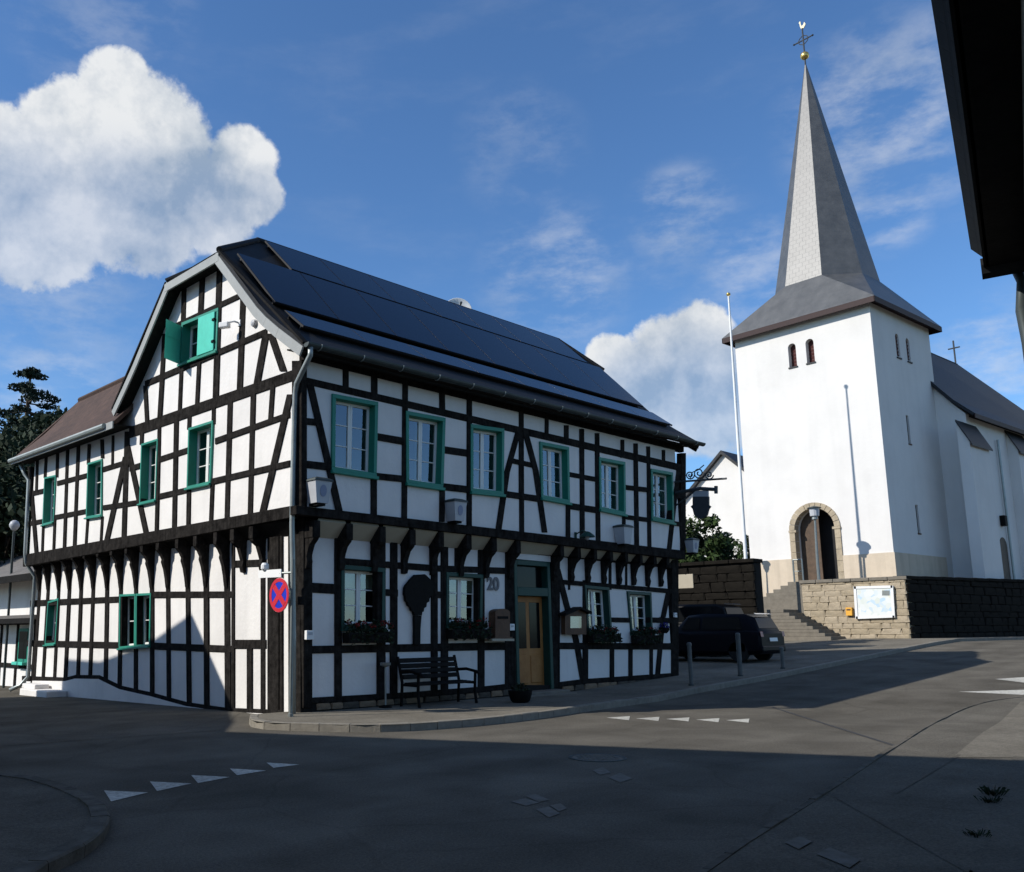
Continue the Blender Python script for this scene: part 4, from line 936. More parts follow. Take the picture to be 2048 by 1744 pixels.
# carved tree-shaped sign between the ground-floor windows
def sp5(x, y, o): return SL.P(SL.uz(a5(x, y)), o)
crown = [(925, 590), (935, 570), (960, 540), (985, 512), (1005, 492), (1075, 488), (1100, 510), (1125, 535), (1150, 575), (1140, 600), (1138, 640), (1112, 670), (1108, 695), (1090, 705), (1086, 735), (1070, 745), (1066, 770), (1055, 775), (1052, 800), (998, 800), (990, 772), (975, 762), (968, 735), (952, 728), (945, 700), (932, 690), (928, 655), (922, 640)]
t = thing('tree_sign', 'black carved wooden sign shaped like a tree between two ground-floor windows', 'sign', sp5(1022, 1000, .03))
MB().prism([sp5(x, y, .028) for x, y in crown], V((0, -.07, 0))).build('crown', 'black_iron', t)
MB().prism([sp5(x, y, .028) for x, y in [(998, 801), (1052, 801), (1044, 900), (1042, 1020), (998, 1020), (1000, 900)]], V((0, -.06, 0))).build('trunk', 'black_iron', t)
# house number
def text_obj(s, size, loc, xdir, ndir, m, name, ext=.01):
    cu = bpy.data.curves.new(name, 'FONT'); cu.body = s; cu.size = size; cu.extrude = ext; cu.align_x = 'CENTER'; cu.align_y = 'CENTER'; cu.offset = .012
    to = bpy.data.objects.new('t', cu); me = bpy.data.meshes.new_from_object(to); bpy.data.objects.remove(to)
    x = V(xdir); n = V(ndir); y = n.cross(x)
    me.transform(Matrix(((x.x, y.x, n.x, loc[0]), (x.y, y.y, n.y, loc[1]), (x.z, y.z, n.z, loc[2]), (0, 0, 0, 1))))
    me.materials.clear(); me.materials.append(M[m]); o = bpy.data.objects.new(name, me); col.objects.link(o); return o
u, z = SL.uz(a6(105, 535))
tag(text_obj('20', .40, SL.P((u, z), .016), (1, 0, 0), (0, -1, 0), 'number_grey', 'house_number'), 'grey house number 20 on the white panel left of the door', 'house number')
# wooden letter box with rounded top, on its ledge
def b6(x, y, o=0): return SL.P(SL.uz(a6(x, y)), o)
t = thing('letter_box', 'dark brown wooden letter box with rounded top under the house number', 'letter box', b6(133, 975, .01))
ar = [(72, 972), (72, 770)]+[(133+61*math.cos(q), 770-32*math.sin(q)) for q in [math.pi*(1-k/8) for k in range(1, 8)]]+[(194, 770), (194, 972)]
MB().prism([b6(x, y, .0) for x, y in ar], V((0, -.20, 0))).build('box', 'brown_wood', t)
MB().prism([b6(x, y, .201) for x, y in [(90, 800), (176, 800), (176, 822), (90, 822)]], V((0, -.01, 0))).build('slot', 'black_iron', t)
MB().prism([b6(x, y, .0) for x, y in [(30, 985), (212, 985), (212, 1004), (30, 1004)]], V((0, -.26, 0))).build('ledge', 'soffit_plaster', t)
MB().prism([b6(x, y, .0) for x, y in [(60, 971), (206, 971), (206, 986), (60, 986)]], V((0, -.23, 0))).build('foot', 'brown_wood', t)
# menu case with little roof
t = thing('menu_case', 'brown house-shaped wooden menu case with a white sheet right of the door', 'menu case', b6(750, 955, .03))
for q in ([(662, 800), (705, 800), (705, 950), (662, 950)], [(797, 800), (838, 800), (838, 950), (797, 950)], [(705, 898), (797, 898), (797, 950), (705, 950)]):
    MB().prism([b6(x, y, .045) for x, y in q], V((0, -.12, 0))).build('frame', 'brown_wood', t)
MB().prism([b6(x, y, .045) for x, y in [(662, 800), (662, 775), (765, 738), (838, 772), (838, 800)]], V((0, -.12, 0))).build('frame_top', 'brown_wood', t)
MB().prism([b6(x, y, .05) for x, y in [(705, 800), (797, 800), (797, 898), (705, 898)]], V((0, -.05, 0))).build('menu_sheet', 'sign_white', t)
MB().prism([b6(x, y, .16) for x, y in [(705, 800), (797, 800), (797, 898), (705, 898)]], V((0, -.006, 0))).build('pane', 'glass', t)
MB().prism([b6(x, y, .03) for x, y in [(640, 775), (765, 722), (765, 740), (640, 796)]], V((0, -.24, 0))).build('roof_board', 'dark_board', t)
MB().prism([b6(x, y, .03) for x, y in [(765, 722), (856, 760), (856, 782), (765, 740)]], V((0, -.24, 0))).build('roof_board', 'dark_board', t)
# small white boxes
def wbox(face, px, w, h, d, lab, name, cat, m='sign_white', off=.03):
    u, z = face.uz(px); t = thing(name, lab, cat, face.P((u, z), off))
    MB().box(face.P((u, z), off+d/2), (w, d, h), ax=(face.u, face.n, V((0, 0, 1))), ch=.01).build('case', m, t)
    MB().box(face.P((u, z+h*.15), off+d+.003), (w*.55, .006, h*.3), ax=(face.u, face.n, V((0, 0, 1)))).build('cover', 'lantern_glass', t)
wbox(SL, a5(205, 948), .17, .17, .08, 'small white junction box on the black corner post', 'junction_box', 'box')
wbox(SL, a6(244, 890), .17, .15, .05, 'small white bell panel on the post left of the door', 'bell_panel', 'bell panel', off=.04)
wbox(SL, a6(1602, 790), .13, .13, .06, 'small white meter box on the far ground-floor corner post', 'meter_box', 'box', off=.04)
# flower boxes
def leaf_quads(mb, c, rad, n, size, r, flat=0.0):
    for _ in range(n):
        while True:
            p = V((r.uniform(-1, 1), r.uniform(-1, 1), r.uniform(-1, 1)))
            if p.length < 1 and p.length > r.random()*.75: break
        p = V((p.x*rad[0], p.y*rad[1], p.z*rad[2]))+V(c)
        a = V((r.gauss(0, 1), r.gauss(0, 1), r.gauss(0, 1))).normalized(); b = a.orthogonal().normalized()
        b = (b*math.cos(r.random()*6)+a.cross(b)*math.sin(r.random()*6)); s = size*r.uniform(.6, 1.3)
        mb.add([p-b*s, p+a.cross(b)*s*.55, p+b*s, p-a.cross(b)*s*.55], [(0, 1, 2, 3)])
def flower_box(face, px0, px1, lab, seed, red=.3):
    r = random.Random(seed); (ua, z), (ub, _) = face.uz(px0), face.uz(px1); L = ub-ua; um = (ua+ub)/2
    t = thing('flower_box', lab, 'flower box', face.P((um, z-.2), .05), 'flower boxes under the ground-floor windows')
    bx = MB(); w = .19
    for q in ((um, z-.1, .05+.012, L, .024, .2), (um, z-.1, .05+w-.012, L, .024, .2)): bx.box(face.P((q[0], q[1]), q[2]), (q[3], q[4], q[5]), ax=(face.u, face.n, V((0, 0, 1))))
    for uu in (ua+.012, ub-.012): bx.box(face.P((uu, z-.1), .05+w/2), (.024, w-.05, .2), ax=(face.u, face.n, V((0, 0, 1))))
    bx.box(face.P((um, z-.19), .05+w/2), (L-.05, w-.05, .02), ax=(face.u, face.n, V((0, 0, 1)))); bx.build('trough', 'dark_board', t)
    MB().box(face.P((um, z-.04), .05+w/2), (L-.05, w-.05, .05), ax=(face.u, face.n, V((0, 0, 1)))).build('soil', 'soil', t)
    MB().tube([face.P((um-L*.3, z-.1), -.02), face.P((um-L*.3, z-.1), .06)], .015, 6).build('hook', 'black_iron', t)
    mb = MB(); fl = MB()
    for k in range(9):
        c = face.P((ua+L*(k+.5)/9+r.uniform(-.04, .04), z+.06+r.uniform(-.03, .07)), .05+w/2+r.uniform(-.02, .07))
        leaf_quads(mb, c, (.11, .13, .13), 55, .035, r)
        if r.random() < .8: leaf_quads(fl, c+V((r.uniform(-.06, .06), -.06, r.uniform(0, .1))), (.05, .05, .05), int(40*red), .026, r)
    for k in range(6):
        c = face.P((ua+L*(k+.5)/6, z-.12), .05+w+.03); leaf_quads(mb, c, (.08, .06, .12), 26, .035, r)
    mb.build('foliage', 'leaf_dark', t); fl.build('blossom', 'flower_red', t)
flower_box(SL, a5(462, 930), a5(800, 935), 'long flower box of red geraniums under the window beside the tree sign and corner post', 1, .5)
flower_box(SL, a5(1250, 905), a5(1540, 905), 'flower box of geraniums under the window next to the number 20', 2, .4)
flower_box(SL, a6(870, 950), a6(1105, 950), 'flower box under the window next to the menu case', 3, .2)
flower_box(SL, a6(1240, 960), a6(1440, 960), 'flower box under the ground-floor window nearest the far corner', 4, .2)
u, z = SL.uz(a6(1488, 900)); t = thing('hanging_basket', 'small basket of blue flowers hung on the far ground-floor brace', 'hanging basket', SL.P((u, z-.12), .16))
MB().lathe([(.05, -.13), (.11, -.06), (.13, .02), (.12, .02), (.10, -.05)], SL.P((u, z), .17), 14).build('basket', 'dark_board', t)
MB().tube([SL.P((u, z+.30), .02), SL.P((u, z+.31), .15), SL.P((u, z+.02), .17)], .008, 6).build('hook', 'black_iron', t)
mb = MB(); leaf_quads(mb, SL.P((u, z+.06), .17), (.14, .13, .11), 130, .03, rng); mb.build('blossom', 'flower_blue', t)
mb = MB(); leaf_quads(mb, SL.P((u, z), .17), (.15, .13, .13), 90, .035, rng); mb.build('foliage', 'leaf_dark', t)
# floodlight and siren on the gable
p = GU.P(GU.uz(a1(1528, 625)), .03); t = thing('floodlight', 'small white floodlight on an arm beside the attic window', 'lamp', p)
MB().tube([p+V((.02, 0, 0)), p+V((-.12, .02, .02)), p+V((-.22, .12, .0))], .02, 6).build('arm', 'sign_white', t)
MB().box(p+V((-.26, .17, -.06)), (.14, .22, .12), rz=.5, ch=.02).build('lamp_head', 'sign_white', t)
MB().box(p+V((-.005, 0, 0)), (.04, .10, .14), ch=.01).build('base_plate', 'sign_white', t)
p = GU.P(GU.uz(a1(1622, 626)), .01); t = thing('alarm_sounder', 'small round grey sounder under the right barge board', 'siren', p)
MB().lathe([(.075, 0), (.085, .02), (.07, .07), (.03, .09)], p, 16, V((-1, 0, 0))).build('dome', 'lantern_glass', t)
MB().box(p+V((.01, 0, 0)), (.03, .14, .14), ch=.008).build('base_plate', 'sign_white', t)
# satellite dish behind the ridge
dc = ony((917, 618), 4.25); t = thing('satellite_dish', 'white satellite dish rising behind the dark roof ridge', 'satellite dish', V((dc.x, 4.3, 10.0)))
dn = (V((-.55, -.75, .25))).normalized()
MB().lathe([(.02, -.10), (.18, -.085), (.30, -.05), (.40, .0), (.41, .0), (.30, -.065), (.18, -.10), (.02, -.115)], dc, 22, dn).build('reflector', 'dish', t, smooth=True)
MB().tube([V((dc.x, 4.25, 9.95)), V((dc.x, 4.3, dc.z-.1)), dc-dn*.1], .03, 8).build('mast', 'zinc', t)
MB().tube([dc-dn*.08+V((0, 0, -.38)), dc+dn*.45+V((0, 0, -.1))], .015, 6).build('feed_arm', 'zinc', t)
MB().lathe([(.03, 0), (.035, .1)], dc+dn*.42+V((0, 0, -.11)), 8, dn).build('feed_horn', 'zinc_dark', t)
# door step
ds = thing('door_step', 'grey stone step in front of the oak entrance door', 'step', SL.P(((u0+u1)/2, .1), .3))
MB().box(SL.P(((u0+u1)/2, .105), .16), (u1-u0+.25, .5, .19), ch=.02).build('tread', 'step_stone', ds)
MB().box(SL.P(((u0+u1)/2, .08), .36), (u1-u0+.5, .32, .12), ch=.02).build('lower_tread', 'step_stone', ds)
ps = gp(a6(335, 1515), .115); t = thing('plant_pot', 'dark round pot standing left of the door step', 'pot', ps)
MB().lathe([(.15, 0), (.20, .04), (.24, .17), (.25, .24), (.22, .24), (.20, .2), (.02, .19)], ps, 18).build('pot', 'black_iron', t, smooth='auto')
mb = MB(); leaf_quads(mb, ps+V((0, 0, .28)), (.2, .2, .1), 120, .04, rng); mb.build('foliage', 'leaf_dark', t)

# street furniture -------------------------------------------------------
# bench in front of the street wall
bp0 = ony(a5(985, 1400), -.55); bx0 = bp0.x-.05; bx1 = ony(a5(1415, 1310), -.55).x+.05; bz = .115
t = thing('bench', 'black wooden bench with curved arms against the street front', 'bench', (bx0, -.6, bz)); BL = bx1-bx0
for k in range(4): MB().box((bx0+BL/2, -.42-.115*k, bz+.44-.004*k), (BL-.12, .095, .035), ch=.008).build('seat_slat', 'black_iron', t)
for k in range(4): MB().box((bx0+BL/2, -.335+.035*k, bz+.56+.105*k), (BL-.12, .03, .09), ax=(V((1, 0, 0)), V((0, .96, -.28)), V((0, .28, .96))), ch=.008).build('back_slat', 'black_iron', t)
for x in (bx0+.05, bx1-.05):
    e = MB(); e.tube([(x, -.30, bz), (x, -.33, bz+.45), (x, -.20, bz+.95)], .03, 8); e.tube([(x, -.82, bz), (x, -.78, bz+.25), (x, -.80, bz+.62)], .03, 8)
    e.tube([(x, -.33, bz+.41), (x, -.80, bz+.41)], .025, 8); e.build('end_frame', 'black_iron', t)
    MB().tube([(x, -.26, bz+.66), (x, -.55, bz+.68), (x, -.86, bz+.63), (x, -.90, bz+.58)], .03, 8).build('armrest', 'black_iron', t)
# standing ashtray
pa = gp(a5(800, 1462), .115); pa.y = min(pa.y, -.22); pa = V((ony(a5(800, 1400), -.28).x, -.28, .115+ground_z(1, 0)))
t = thing('ashtray_stand', 'slim standing ashtray with pale bowl beside the bench', 'ashtray', pa)
MB().lathe([(.13, 0), (.13, .02), (.03, .05)], pa, 14).build('foot', 'black_iron', t)
MB().tube([pa+V((0, 0, .03)), pa+V((0, 0, .78))], .018, 8).build('pole', 'zinc', t)
MB().lathe([(.03, 0), (.10, .03), (.11, .08), (.09, .08), (.08, .04)], pa+V((0, 0, .77)), 14).build('bowl', 'post_metal', t)
# no-stopping sign on its pole
SXp = -.66; base_p = gp((579, 1447), .115); base_p = V((-.62, -.50, .115))
t = thing('no_stopping_sign', 'round red and blue no-stopping sign on a grey pole by the house corner', 'road sign', base_p)
top = onz((574, 1118), 0); pt = onx((575, 1120), -.62)
MB().tube([base_p+V((0, 0, -.2)), V((-.62, base_p.y, pt.z))], .034, 10).build('pole', 'post_metal', t)
MB().lathe([(.05, 0), (.05, .05), (.036, .06)], base_p, 10).build('pole_foot', 'post_metal', t)
sc_ = onx((559, 1190), -.70); sr = .305; nx = V((-1, 0, 0))
def disc(r0, r1, x, m, nm, n=40):
    mb = MB(); o = V((x, sc_.y, sc_.z))
    if r0 <= 0: mb.prism([o+V((0, r1*math.cos(2*math.pi*k/n), r1*math.sin(2*math.pi*k/n))) for k in range(n)], nx*.004)
    else:
        for k in range(n):
            q0, q1 = 2*math.pi*k/n, 2*math.pi*(k+1)/n
            mb.prism([o+V((0, r0*math.cos(q0), r0*math.sin(q0))), o+V((0, r1*math.cos(q0), r1*math.sin(q0))), o+V((0, r1*math.cos(q1), r1*math.sin(q1))), o+V((0, r0*math.cos(q1), r0*math.sin(q1)))], nx*.004)
    return mb.build(nm, m, t)
disc(0, sr+.006, -.70, 'sign_white', 'plate'); disc(0, sr*.82, -.7045, 'sign_blue', 'blue_field'); disc(sr*.78, sr, -.7095, 'sign_red', 'red_ring')
o = V((-.7095, sc_.y, sc_.z))
for q in (R(45), R(-45)):
    d1 = V((0, math.cos(q), math.sin(q))); d2 = V((0, -math.sin(q), math.cos(q))); L = sr*.80; w = sr*.17
    MB().prism([o-d1*L-d2*w, o+d1*L-d2*w, o+d1*L+d2*w, o-d1*L+d2*w], nx*(.004 if q > 0 else .005)).build('red_bar', 'sign_red', t)
MB().tube([V((-.63, base_p.y, sc_.z+.1)), V((-.69, sc_.y, sc_.z+.1))], .018, 6).build('clamp', 'post_metal', t)
MB().tube([V((-.63, base_p.y, sc_.z-.1)), V((-.69, sc_.y, sc_.z-.1))], .018, 6).build('clamp', 'post_metal', t)
q = [onx(p, -.70) for p in [(517, 1141), (562, 1138), (562, 1154), (517, 1156)]]
t = thing('street_name_plate', 'blank white plate fixed to the pole above the no-stopping sign', 'sign', q[1])
MB().prism(q, V((.02, 0, 0))).build('plate', 'sign_white', t)
cz = (q[1].z+q[2].z)/2; MB().tube([V((-.685, q[1].y+.05, cz)), V((-.62, base_p.y, cz))], .02, 8).build('clamp', 'post_metal', t)
lq = onx((530, 1126), -.69); MB().lathe([(.05, 0), (.075, .03), (.075, .10), (.05, .14)], V((-.69, lq.y, q[0].z-.01)), 12).build('lamp_cap', 'sign_white', t)
# bollards
for i, (px, dz) in enumerate((((1383, 1371), .115), ((1481, 1352), .115), ((1566, 1337), .115))):
    p = gp(px, dz); hh = (.98, 1.08, .55)[i]
    t = thing('bollard', ('slim grey bollard at the kerb next to the house end', 'tall pale bollard beside the parked blue car', 'low grey bollard behind the rear of the blue car')[i], 'bollard', p, 'bollards on the pavement')
    MB().tube([p+V((0, 0, -.1)), p+V((0, 0, hh))], .05 if i != 1 else .06, 10).build('post', 'bollard_grey', t)
    MB().lathe([(.062, 0), (.062, .05), (.03, .08)], p+V((0, 0, hh-.02)), 10).build('cap', 'bollard_grey', t)
    MB().lathe([(.075, -.05), (.075, .03), (.05, .04)], p, 10).build('foot', 'zinc_dark', t)
# cars
def car(name, lab, loc, rz, L, W, H, paint):
    """hatchback; local x forward, built as lofted shells"""
    t = thing(name, lab, 'car', loc); cs, sn = math.cos(rz), math.sin(rz)
    def tw(p): return V((loc[0]+p[0]*cs-p[1]*sn, loc[1]+p[0]*sn+p[1]*cs, loc[2]+p[2]))
    def loft(secs, m, nm, par=t, smooth='auto'):
        mb = MB(); n = len(secs[0]); vs = [tw(p) for s in secs for p in s]
        fs = [(i*n+k, i*n+(k+1) % n, (i+1)*n+(k+1) % n, (i+1)*n+k) for i in range(len(secs)-1) for k in range(n)]
        fs += [tuple(range(n))[::-1], tuple(range((len(secs)-1)*n, len(secs)*n))]
        return mb.add(vs, fs).build(nm, m, par, smooth=smooth)
    def ring(x, w, zl, zs, zt): h = w/2; return [(x, -h*.9, zl), (x, h*.9, zl), (x, h, zl+.12), (x, h, zs-.1), (x, h*.965, zs), (x, h*.9, zt), (x, -h*.9, zt), (x, -h*.965, zs), (x, -h, zs-.1), (x, -h, zl+.12)]
    b = L/2; sh = .62*H
    body = loft([ring(-b, W*.86, .34, sh-.10, sh-.06), ring(-b+.08, W*.95, .26, sh-.02, sh+.02), ring(-b+.5, W, .22, sh, sh+.04), ring(0, W, .20, sh-.02, sh+.02), ring(b-1.2, W, .22, sh-.06, sh-.01), ring(b-.45, W*.97, .24, sh-.17, sh-.12), ring(b-.08, W*.90, .28, sh-.28, sh-.24), ring(b, W*.78, .34, sh-.36, sh-.32)], paint, 'body')
    def cr(x, w, z0, z1, wt): return [(x, -w/2, z0), (x, w/2, z0), (x, wt/2, z1-.07), (x, wt/2*.88, z1), (x, -wt/2*.88, z1), (x, -wt/2, z1-.07)]
    cab = loft([cr(-b+.10, W*.86, sh-.03, sh+.05, W*.84), cr(-b+.32, W*.90, sh-.02, H-.12, W*.74), cr(-b+.6, W*.92, sh, H-.02, W*.76), cr(-.1, W*.92, sh, H, W*.77), cr(.45, W*.92, sh, H-.05, W*.76), cr(b-1.15, W*.90, sh-.04, sh+.05, W*.84)], paint, 'cabin')
    def pan(pts, m, nm, par, off):
        mb = MB(); q = [tw(p) for p in pts]; n = (q[1]-q[0]).cross(q[-1]-q[0]).normalized(); c = tw((0, 0, sh)); n = n if n.dot(sum(q, V())/len(q)-c) > 0 else -n
        return mb.prism([p+n*off for p in q], n*.006).build(nm, m, par)
    g = H-.12
    for s in (1, -1):
        yb, yt = s*W*.452, s*W*.392
        for x0, x1, t0, t1 in ((-b+.62, -.12, -b+.72, -.12), (-.02, b-1.45, -.02, .40)):
            pan([(x0, yb, sh+.07), (x1, yb, sh+.07), (t1, yt, g), (t0, yt, g)], 'car_glass', 'side_window', cab, .008)
        pan([(-b+.02, s*W*.36, sh-.16), (-b+.02, s*W*.46, sh-.16), (-b+.05, s*W*.46, sh+.0), (-b+.05, s*W*.36, sh+.0)], 'tail_red', 'tail_light', body, .03)
        pan([(b-.02, s*W*.22, sh-.44), (b-.06, s*W*.40, sh-.44), (b-.10, s*W*.40, sh-.32), (b-.04, s*W*.22, sh-.34)], 'chrome', 'headlight', body, .02)
        mb = MB().box(tw((b-1.35, s*W*.54, sh+.06)), (.12, .16, .12), rz=rz, ch=.03); mb.build('mirror', paint, body)
        for x in (-b+.75, b-.80):
            w = MB().lathe([(.20, -.10), (.31, -.10), (.325, -.06), (.325, .06), (.31, .10), (.20, .10)], tw((x, s*(W/2-.10), .325)), 22, V((-sn, cs, 0))*s); wo_ = w.build('wheel', 'rubber', t)
            MB().lathe([(.20, .0), (.19, .08), (.06, .10), (.02, .10)], tw((x, s*(W/2-.10), .325)), 18, V((-sn, cs, 0))*s).build('rim', 'chrome', wo_)
    pan([(-b+.145, -W*.36, sh+.10), (-b+.145, W*.36, sh+.10), (-b+.30, W*.31, g-.04), (-b+.30, -W*.31, g-.04)], 'car_glass', 'rear_window', cab, .02)
    pan([(b-1.28, -W*.37, sh+.08), (b-1.28, W*.37, sh+.08), (.56, W*.31, g), (.56, -W*.31, g)], 'car_glass', 'windscreen', cab, .03)
    pan([(-b, -.26, sh-.30), (-b, .26, sh-.30), (-b+.01, .26, sh-.19), (-b+.01, -.26, sh-.19)], 'sign_white', 'number_plate', body, .02)
    MB().box(tw((-b+.05, 0, .42)), (.16, W*.9, .2), rz=rz, ch=.05).build('bumper', paint, body)
    pan([(-b+.27, -W*.30, H-.075), (-b+.27, W*.30, H-.075), (-b+.34, W*.30, H-.045), (-b+.34, -W*.30, H-.045)], 'chrome', 'rear_glint', cab, .045)  # bright strip stands in for the reflection along the rear window top
gz_ = lambda x, y: ground_z(x, y)+.115
car('parked_car', 'dark blue hatchback parked behind the bollards at the house end', (18.1, 1.9, gz_(18, 1.9)), R(90), 4.2, 1.75, 1.52, 'car_paint')
car('parked_car', 'black estate car parked behind the blue hatchback against the dark wall', (20.5, 4.3, gz_(20.5, 4.3)), R(90), 4.5, 1.8, 1.85, 'car_black')

# ------------------------------------------------------------------ church
cX = V((.9977, -.0709, 0)).normalized(); cY = V((-cX.y, cX.x, 0)); CO = V((35.14, 1.94, 0))
FR = Face(CO, cY, -cX)                   # tower front: u runs to the left along cY
RS = Face(CO, cX, -cY)                   # tower right side: u runs away along cX
def cw(a, b, z): return CO+cX*a+cY*b+V((0, 0, z))
church = thing('church', 'white church with square tower, grey slate spire and dark nave roof', 'church', cw(3.4, 3.65, 3.8))
TD, TW, TZ = 6.7, 7.25, 17.35
def arch(u, w, zb, zs, n=10):
    return [(u-w/2, zb)]+[(u-w/2*math.cos(math.pi*k/n), zs+w/2*math.sin(math.pi*k/n)) for k in range(n+1)]+[(u+w/2, zb)]
def wall_holes(face, outline, holes, thick, m, name, parent):
    ov, groups = cdt_split(outline, holes); o = None
    for g in groups:
        mb = MB(); sheet_solid(mb, face, ov, g, 0, -thick); o = mb.build(name, m, parent)
    return o
hole_f = [arch(4.06, .42, 14.95, 16.0), arch(3.11, .42, 14.95, 16.0), arch(3.66, 2.06, 3.6, 6.48, 16)]
fw_ = wall_holes(FR, [(0, 2.1), (TW, 2.1), (TW, TZ), (0, TZ)], hole_f, .55, 'church_plaster', 'tower_wall', church)
hole_s = [arch(2.72, .40, 15.0, 16.0), arch(3.92, .40, 15.0, 16.0), [(2.82, 10.55), (3.12, 10.55), (3.12, 12.0), (2.82, 12.0)], [(2.82, 6.1), (3.12, 6.1), (3.12, 7.5), (2.82, 7.5)]]
sw_ = wall_holes(RS, [(.551, 3.2), (TD, 3.2), (TD, TZ), (.551, TZ)], hole_s, .5, 'church_plaster', 'tower_wall', church)
mb = MB(); mb.prism([cw(.56, TW, 3.2), cw(TD, TW, 3.2), cw(TD, TW, TZ), cw(.56, TW, TZ)], -cY*.4); mb.prism([cw(TD, .5, 3.2), cw(TD, TW-.4, 3.2), cw(TD, TW-.4, TZ), cw(TD, .5, TZ)], -cX*.4)
mb.build('tower_wall', 'church_plaster', church)
MB().prism([cw(1.2, 1.1, 3.3), cw(5.8, 1.1, 3.3), cw(5.8, 6.2, 3.3), cw(1.2, 6.2, 3.3)], V((0, 0, 13.6))).build('tower_core', 'interior', church)
for (face, u, par) in ((FR, 4.06, fw_), (FR, 3.11, fw_), (RS, 2.72, sw_), (RS, 3.92, sw_)):
    di = 0 if face is FR else .20
    w = MB(); w.prism([face.P(p, -.30+di) for p in arch(u, .42, 14.95, 16.0)], face.n*-.04); wo = w.build('louvre_window', 'red_louvre', par)
    for k in range(6): MB().prism([face.P((u-.2, 15.03+.19*k), -.29+di), face.P((u+.2, 15.03+.19*k), -.29+di), face.P((u+.2, 15.13+.19*k), -.26+di), face.P((u-.2, 15.13+.19*k), -.26+di)], face.n*-.02).build('slat', 'red_louvre', wo)
    MB().prism([face.P((u-.25, 14.88), .05), face.P((u+.25, 14.88), .05), face.P((u+.25, 14.95), .05), face.P((u-.25, 14.95), .05)], face.n*-.4).build('sill', 'slate_nave', wo)
for z0, z1 in ((10.55, 12.0), (6.1, 7.5)):
    w = MB(); w.prism([RS.P(p, -.09) for p in [(2.80, z0), (3.14, z0), (3.14, z1), (2.80, z1)]], RS.n*-.03); wo = w.build('slit_window', 'brown_wood', sw_)
    MB().prism([RS.P(p, -.085) for p in [(2.84, z0+.05), (3.10, z0+.05), (3.10, z1-.05), (2.84, z1-.05)]], RS.n*-.01).build('pane', 'car_glass', wo)
    MB().prism([RS.P(p, .03) for p in [(2.79, z0-.06), (3.15, z0-.06), (3.15, z0), (2.79, z0)]], RS.n*-.3).build('sill', 'brown_wood', wo)
# plinth with the portal cut through
pz0 = 5.04
pl = wall_holes(Face(CO-cX*.05, cY, -cX), [(-.05, 2.1), (TW, 2.1), (TW, pz0), (-.05, pz0)], [[(3.66-1.30, 3.72), (3.66+1.30, 3.72), (3.66+1.30, pz0+.1), (3.66-1.30, pz0+.1)]], .049, 'plinth_beige', 'plinth', church)
MB().prism([cw(0.002, -.05, 3.3), cw(5.7, -.05, 3.3), cw(5.7, -.05, pz0), cw(0.002, -.05, pz0)], cY*.048).build('plinth', 'plinth_beige', church)
# portal: stone arch blocks, reveals, double door one leaf ajar
pr = MB().prism([FR.P((3.66-1.03, 3.6), .0), FR.P((3.66-1.03, 3.85), .0), FR.P((3.66+1.03, 3.85), .0), FR.P((3.66+1.03, 3.6), .0)], cX*.6); portal = pr.build('portal', 'plinth_beige', church)
def archp(t, r): return (3.66+r*math.cos(t), 6.48+r*math.sin(t))
nb = 13
for k in range(nb):
    t0, t1 = math.pi*k/nb+.012, math.pi*(k+1)/nb-.012
    q = [archp(t0, 1.02), archp((t0+t1)/2, 1.02), archp(t1, 1.02), archp(t1, 1.30), archp((t0+t1)/2, 1.305), archp(t0, 1.30)]
    MB().prism([FR.P(p, .055) for p in q], cX*.4).build('arch_stone', 'stone_pale', portal)
for s in (-1, 1):
    for k in range(5):
        z0 = 3.7+k*.556; q = [(3.66+s*1.02, z0), (3.66+s*1.30, z0), (3.66+s*1.30, z0+.54), (3.66+s*1.02, z0+.54)]
        MB().prism([FR.P(p, .058) for p in q], cX*.4).build('jamb_stone', 'stone_pale', portal)
    MB().prism([FR.P(p, .09) for p in [(3.66+s*.93, 6.36), (3.66+s*1.32, 6.36), (3.66+s*1.32, 6.48), (3.66+s*.93, 6.48)]], cX*.3).build('impost', 'stone_pale', portal)
def leafp(u0, u1, off, swing, nm):
    pts = [(u0, 3.86), (u1, 3.86)]; n = 8
    us = [u1+(u0-u1)*k/n for k in range(n+1)]
    pts += [(u, 6.48+math.sqrt(max(0.0, 1.01**2-(u-3.66)**2))) for u in us]
    hinge = u0 if abs(u0-3.66) > abs(u1-3.66) else u1
    out = []
    for (u, z) in pts:
        d = u-hinge; out.append(FR.P((hinge+d*math.cos(swing), z), off-abs(d)*math.sin(swing)))
    o = MB().prism(out, cX*.06).build('door_leaf', 'church_door', portal)
    return o
leafp(3.66+1.01, 3.66+.02, -.5, R(0), 'door_leaf'); leafp(3.66-1.01, 3.66-.02, -.5, R(62), 'door_leaf')
# spire
ov_ = .48; sq = [cw(-ov_, -ov_, TZ), cw(TD+ov_, -ov_, TZ), cw(TD+ov_, TW+ov_, TZ), cw(-ov_, TW+ov_, TZ)]
ac, bc = TD/2, TW/2; ap = 2.42; zo = 19.75; r8 = ap/math.cos(R(22.5))
oc = [cw(ac+r8*math.cos(R(22.5+45*k)), bc+r8*math.sin(R(22.5+45*k)), zo) for k in range(8)]     # k=0: +a side edge ...
apex = cw(ac, bc, 33.6)
mb = MB(); o8 = len(mb.v)
